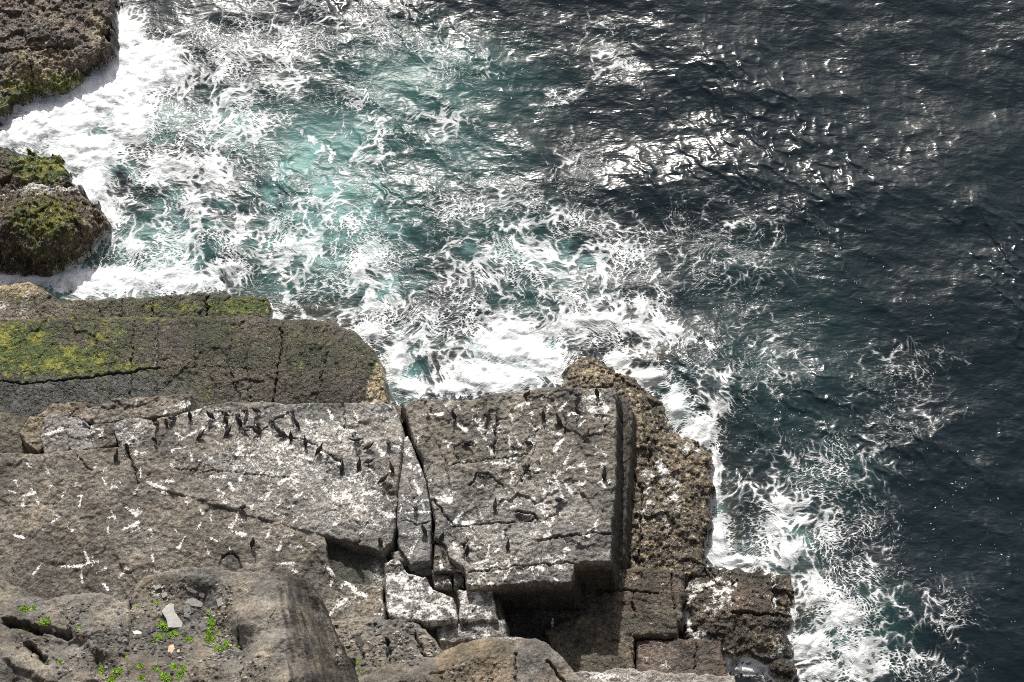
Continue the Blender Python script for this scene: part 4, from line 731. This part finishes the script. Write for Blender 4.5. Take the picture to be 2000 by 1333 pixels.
for u, v, k, lab in [
 (317,1223,0,"round bright green tuft touching the lower corner of the pale flat stone"),(342,1242,0,"broad green tuft just below the pale flat stone"),(309,1248,1,"green tuft below the round one, at the edge of the gravel"),(297,1258,3,"tiny green sprig at the outer end of the plants below the pale stone"),
 (368,1252,1,"thin green tuft stretching from the broad tuft towards the weed covered bank"),(411,1196,2,"topmost small green tuft above the dark blue stone, near the slope"),(414,1215,1,"green tuft between the topmost small tuft and the dark blue stone"),(409,1231,1,"upright green tuft beside the small blue grey stone"),
 (429,1238,2,"small green tuft in the shade of the slope beside the blue grey stone"),(411,1254,4,"biggest green clump, spilling down the gravel below the blue grey stone"),(427,1270,1,"green tuft at the lower end of the biggest clump"),(442,1260,1,"green tuft adjoining the biggest clump on its slate face side"),(465,1262,2,"separate small yellowish tuft between the biggest clump and the slate face"),
 (247,1284,3,"tiny sprig beside the crease above the bottom plants"),(272,1302,2,"small green tuft above the middle of the bottom plants"),(201,1306,1,"green tuft farthest towards the corner along the bottom"),(200,1318,2,"flat green tuft just below the farthest bottom tuft"),(229,1316,4,"large leafy clump in the bottom row, beside two dark vertical slots"),(218,1331,1,"green tuft cut by the bottom edge under the large leafy clump"),
 (307,1308,2,"pale green tuft near the centre of the bottom plants"),(339,1302,2,"green tuft below the orange stone, towards the top of the bottom plants"),(358,1310,1,"green tuft at the slate side end of the bottom plants"),(276,1328,1,"green tuft at the bottom edge between the leafy clump and the next"),(322,1326,0,"wide green clump at the bottom edge under the orange stone"),(352,1324,1,"green tuft at the bottom edge, last one towards the slate face"),
 (88,1215,1,"bright green plant in the shaded gravel pocket at the corner"),(51,1228,1,"green plant hanging at the end of the diagonal dark slit"),(47,1192,1,"loose yellow green plant above the diagonal dark slit"),(64,1191,2,"fainter yellow green plant beside the loose one above the diagonal slit"),(119,1298,1,"low dull green plant among gravel at the corner"),(154,1228,2,"tiny pale green sprig by the small grey angular stone"),
 (269,1188,3,"tiny olive sprig at the start of the dark gravel"),(304,1178,2,"olive sprig in the gravel above the pale flat stone"),(699,1293,2,"bright green sprig on the gravelly bench beside the slate face"),(706,1313,3,"tiny green sprig lowest on the gravelly bench")]:
    loc, nrm, ob = ground(u, v); o_ = bpy.data.objects.new("plant_tuft", TM[k]); C.objects.link(o_); o_.location = loc+Vector((0, 0, -.02)); o_.scale = [rs.uniform(1.05, 1.35) for q_ in range(3)]; o_.rotation_euler = (rs.uniform(-.15, .15), rs.uniform(-.15, .15), rs.uniform(0, 6.28)); tag(o_, lab, "plant", "green plants on the cliff foot")
# loose stones
def stone(name, pts, h, mat, label, z_off=.0, group="loose stones on the cliff foot"):
    cu = sum(p[0] for p in pts)/len(pts); cv = sum(p[1] for p in pts)/len(pts); loc, nrm, _ = ground(cu, cv)
    import bmesh
    bm = bmesh.new(); rg = random.Random(int(cu*7+cv))
    for u, v in pts:
        x, y, z = (float(q_) for q_ in W(u, v, loc.z)); p = Vector((x, y, z))-loc; p.z = -.4*(nrm.x*p.x+nrm.y*p.y)/max(nrm.z, .4)
        bm.verts.new(p+Vector((0, 0, -h))); bm.verts.new(p*.92+Vector((0, 0, h*rg.uniform(.7, 1.1)))); bm.verts.new(p*1.02+Vector((0, 0, h*rg.uniform(.1, .4))))
    bmesh.ops.convex_hull(bm, input=bm.verts) if name != "flat_stone" else None
    if name == "flat_stone":
        bm.clear(); n = len(pts); rings = []
        for zz, s in ((-h, 1), (h*.6, 1), (h, .95)):
            ring = []
            for u, v in pts:
                x, y, z = (float(q_) for q_ in W(u, v, loc.z)); p = Vector((x, y, z))-loc; zc = -.35*(nrm.x*p.x+nrm.y*p.y)/max(nrm.z, .4)+.07; ring.append(bm.verts.new((p.x*s, p.y*s, zc*s+zz)))
            rings.append(ring)
        for a, b_ in zip(rings[:-1], rings[1:]):
            for k in range(n): bm.faces.new((a[k], a[(k+1) % n], b_[(k+1) % n], b_[k]))
        bm.faces.new(rings[-1])
    bmesh.ops.recalc_face_normals(bm, faces=bm.faces)
    me = bpy.data.meshes.new(name); bm.to_mesh(me); bm.free(); me.materials.append(mat); o_ = bpy.data.objects.new(name, me); C.objects.link(o_); o_.location = loc+Vector((0, 0, z_off)); tag(o_, label, "stone", group)
S_pale = simple_mat("pale lichened stone", (.50, .49, .45), (.40, .39, .36), 7, .9, .02); S_dark = simple_mat("blue grey stone", (.10, .105, .11), (.15, .15, .15), 8, .85, .02); S_or = simple_mat("orange stained stone", (.42, .27, .15), (.40, .36, .28), 9, .9, .02); S_gr = simple_mat("grey stone", (.2, .195, .18), (.28, .27, .25), 8, .9, .02)
stone("flat_stone", [(327,1186),(334,1182),(341,1183),(341,1194),(349,1207),(357,1217),(356,1226),(340,1228),(329,1228),(326,1212),(317,1198)], .05, S_pale, "pale flat angular stone with dark specks lying on the gravel", .03)
for nm, pts, h, m, lab in [
 ("stone", [(359,1181),(371,1184),(374,1199),(368,1209),(359,1206)], .04, S_dark, "dark flat stone lying beside the pale flat stone"),
 ("stone", [(389,1224),(402,1221),(405,1230),(393,1235)], .07, S_dark, "small blue grey squared stone amid the green clumps"),
 ("stone", [(329,1262),(338,1258),(343,1268),(336,1278),(328,1276)], .08, S_or, "orange stained stone below the pale flat stone"),
 ("stone", [(345,1270),(351,1268),(352,1275),(346,1276)], .05, S_or, "little reddish stone beside the orange stained one"),
 ("stone", [(258,1234),(268,1231),(278,1236),(276,1240),(262,1240)], .05, S_pale, "curved pale stone half sunk at the edge of the hollow"),
 ("stone", [(141,1238),(149,1235),(152,1241),(143,1246)], .09, S_gr, "small grey angular stone in the corner gravel"),
 ("stone", [(156,1245),(165,1244),(165,1250),(157,1252)], .05, S_or, "small tan stone below the grey angular one"),
 ("stone", [(101,1227),(108,1226),(109,1233),(103,1234)], .05, S_pale, "tiny whitish stone on the dark gravel strip"),
 ("stone", [(298,1146),(312,1144),(316,1150),(304,1154)], .10, S_gr, "grey stone at the upper rim of the gravel hollow"),
 ("stone", [(314,1160),(327,1158),(328,1166),(318,1170)], .09, S_gr, "blocky grey stone inside the gravel hollow near its rim"),
 ("stone", [(362,1146),(378,1152),(388,1158),(380,1160),(366,1154)], .06, S_gr, "long thin grey stone slanting at the top of the hollow"),
 ("stone", [(365,1170),(382,1170),(398,1180),(395,1188),(375,1185),(362,1180)], .09, S_gr, "broad grey slab stone in the upper middle of the hollow"),
 ("stone", [(390,1155),(402,1162),(398,1170),(388,1165)], .1, S_dark, "dark angular stone beside the broad slab stone"),
 ("stone", [(422,1172),(434,1168),(436,1182),(426,1188)], .1, S_gr, "grey stone at the slope side edge of the hollow"),
 ("stone", [(694,1248),(706,1246),(711,1258),(706,1272),(698,1266)], .16, S_pale, "upright pale split stone leaning on the gravelly bench"),
 ("stone", [(736,1215),(742,1212),(747,1222),(738,1226)], .12, S_dark, "dark pointed stone standing at the top of the bench"),
 ("stone", [(815,1268),(825,1266),(827,1274),(818,1276)], .08, S_dark, "dark stone resting in the bench gravel near the vertical slate rib")]:
    stone(nm, pts, h, m, lab)
# gravel, past counting
GV, GF, GB_ = [], [], []
ok = [(256,1140,455,1290,2600), (640,1212,860,1300,1500), (30,1180,250,1290,1300), (270,1280,520,1333,700), (110,1290,250,1333,400), (860,1290,1010,1333,250)]
for (u0, v0, u1, v1, n) in ok:
    for k in range(n):
        u, v = rs.uniform(u0, u1), rs.uniform(v0, v1)
        if float(fbm(np.array([u*.022]), np.array([v*.022]), 3, 77)[0]) < rs.uniform(-.35, .25): continue
        loc, nrm, ob = ground(u, v)
        if ob is None or not ob.name.startswith("cliff_foot") or nrm.z < .55: continue
        r = .03+.10*rs.random()**3; i = len(GV)
        for dx_, dy_, dz_ in ((1, 0, 0), (.2, 1, .1), (-1, .3, 0), (-.2, -1, -.1), (0, 0, .8)):
            GV.append((loc.x+r*dx_*rs.uniform(.6, 1.3), loc.y+r*dy_*rs.uniform(.6, 1.3), loc.z-.01+r*max(dz_, -.1)*rs.uniform(.5, 1.1)+.004))
        GF += [(i, i+1, i+4), (i+1, i+2, i+4), (i+2, i+3, i+4), (i+3, i, i+4)]; GB_ += [rs.choice(((.05, .05, .05), (.09, .085, .08), (.16, .15, .135), (.30, .28, .25)))]*5
GB_ = np.hstack([np.array(GB_), np.ones((len(GB_), 1))])
gv = mesh_np("gravel", np.array(GV), np.array(GF), {"base": ('FLOAT_COLOR', GB_), "paint": ('FLOAT_COLOR', np.zeros((len(GV), 4)))}, M_cliff, False); tag(gv, "loose dark and pale gravel strewn over the cliff foot", "gravel", kind="stuff")
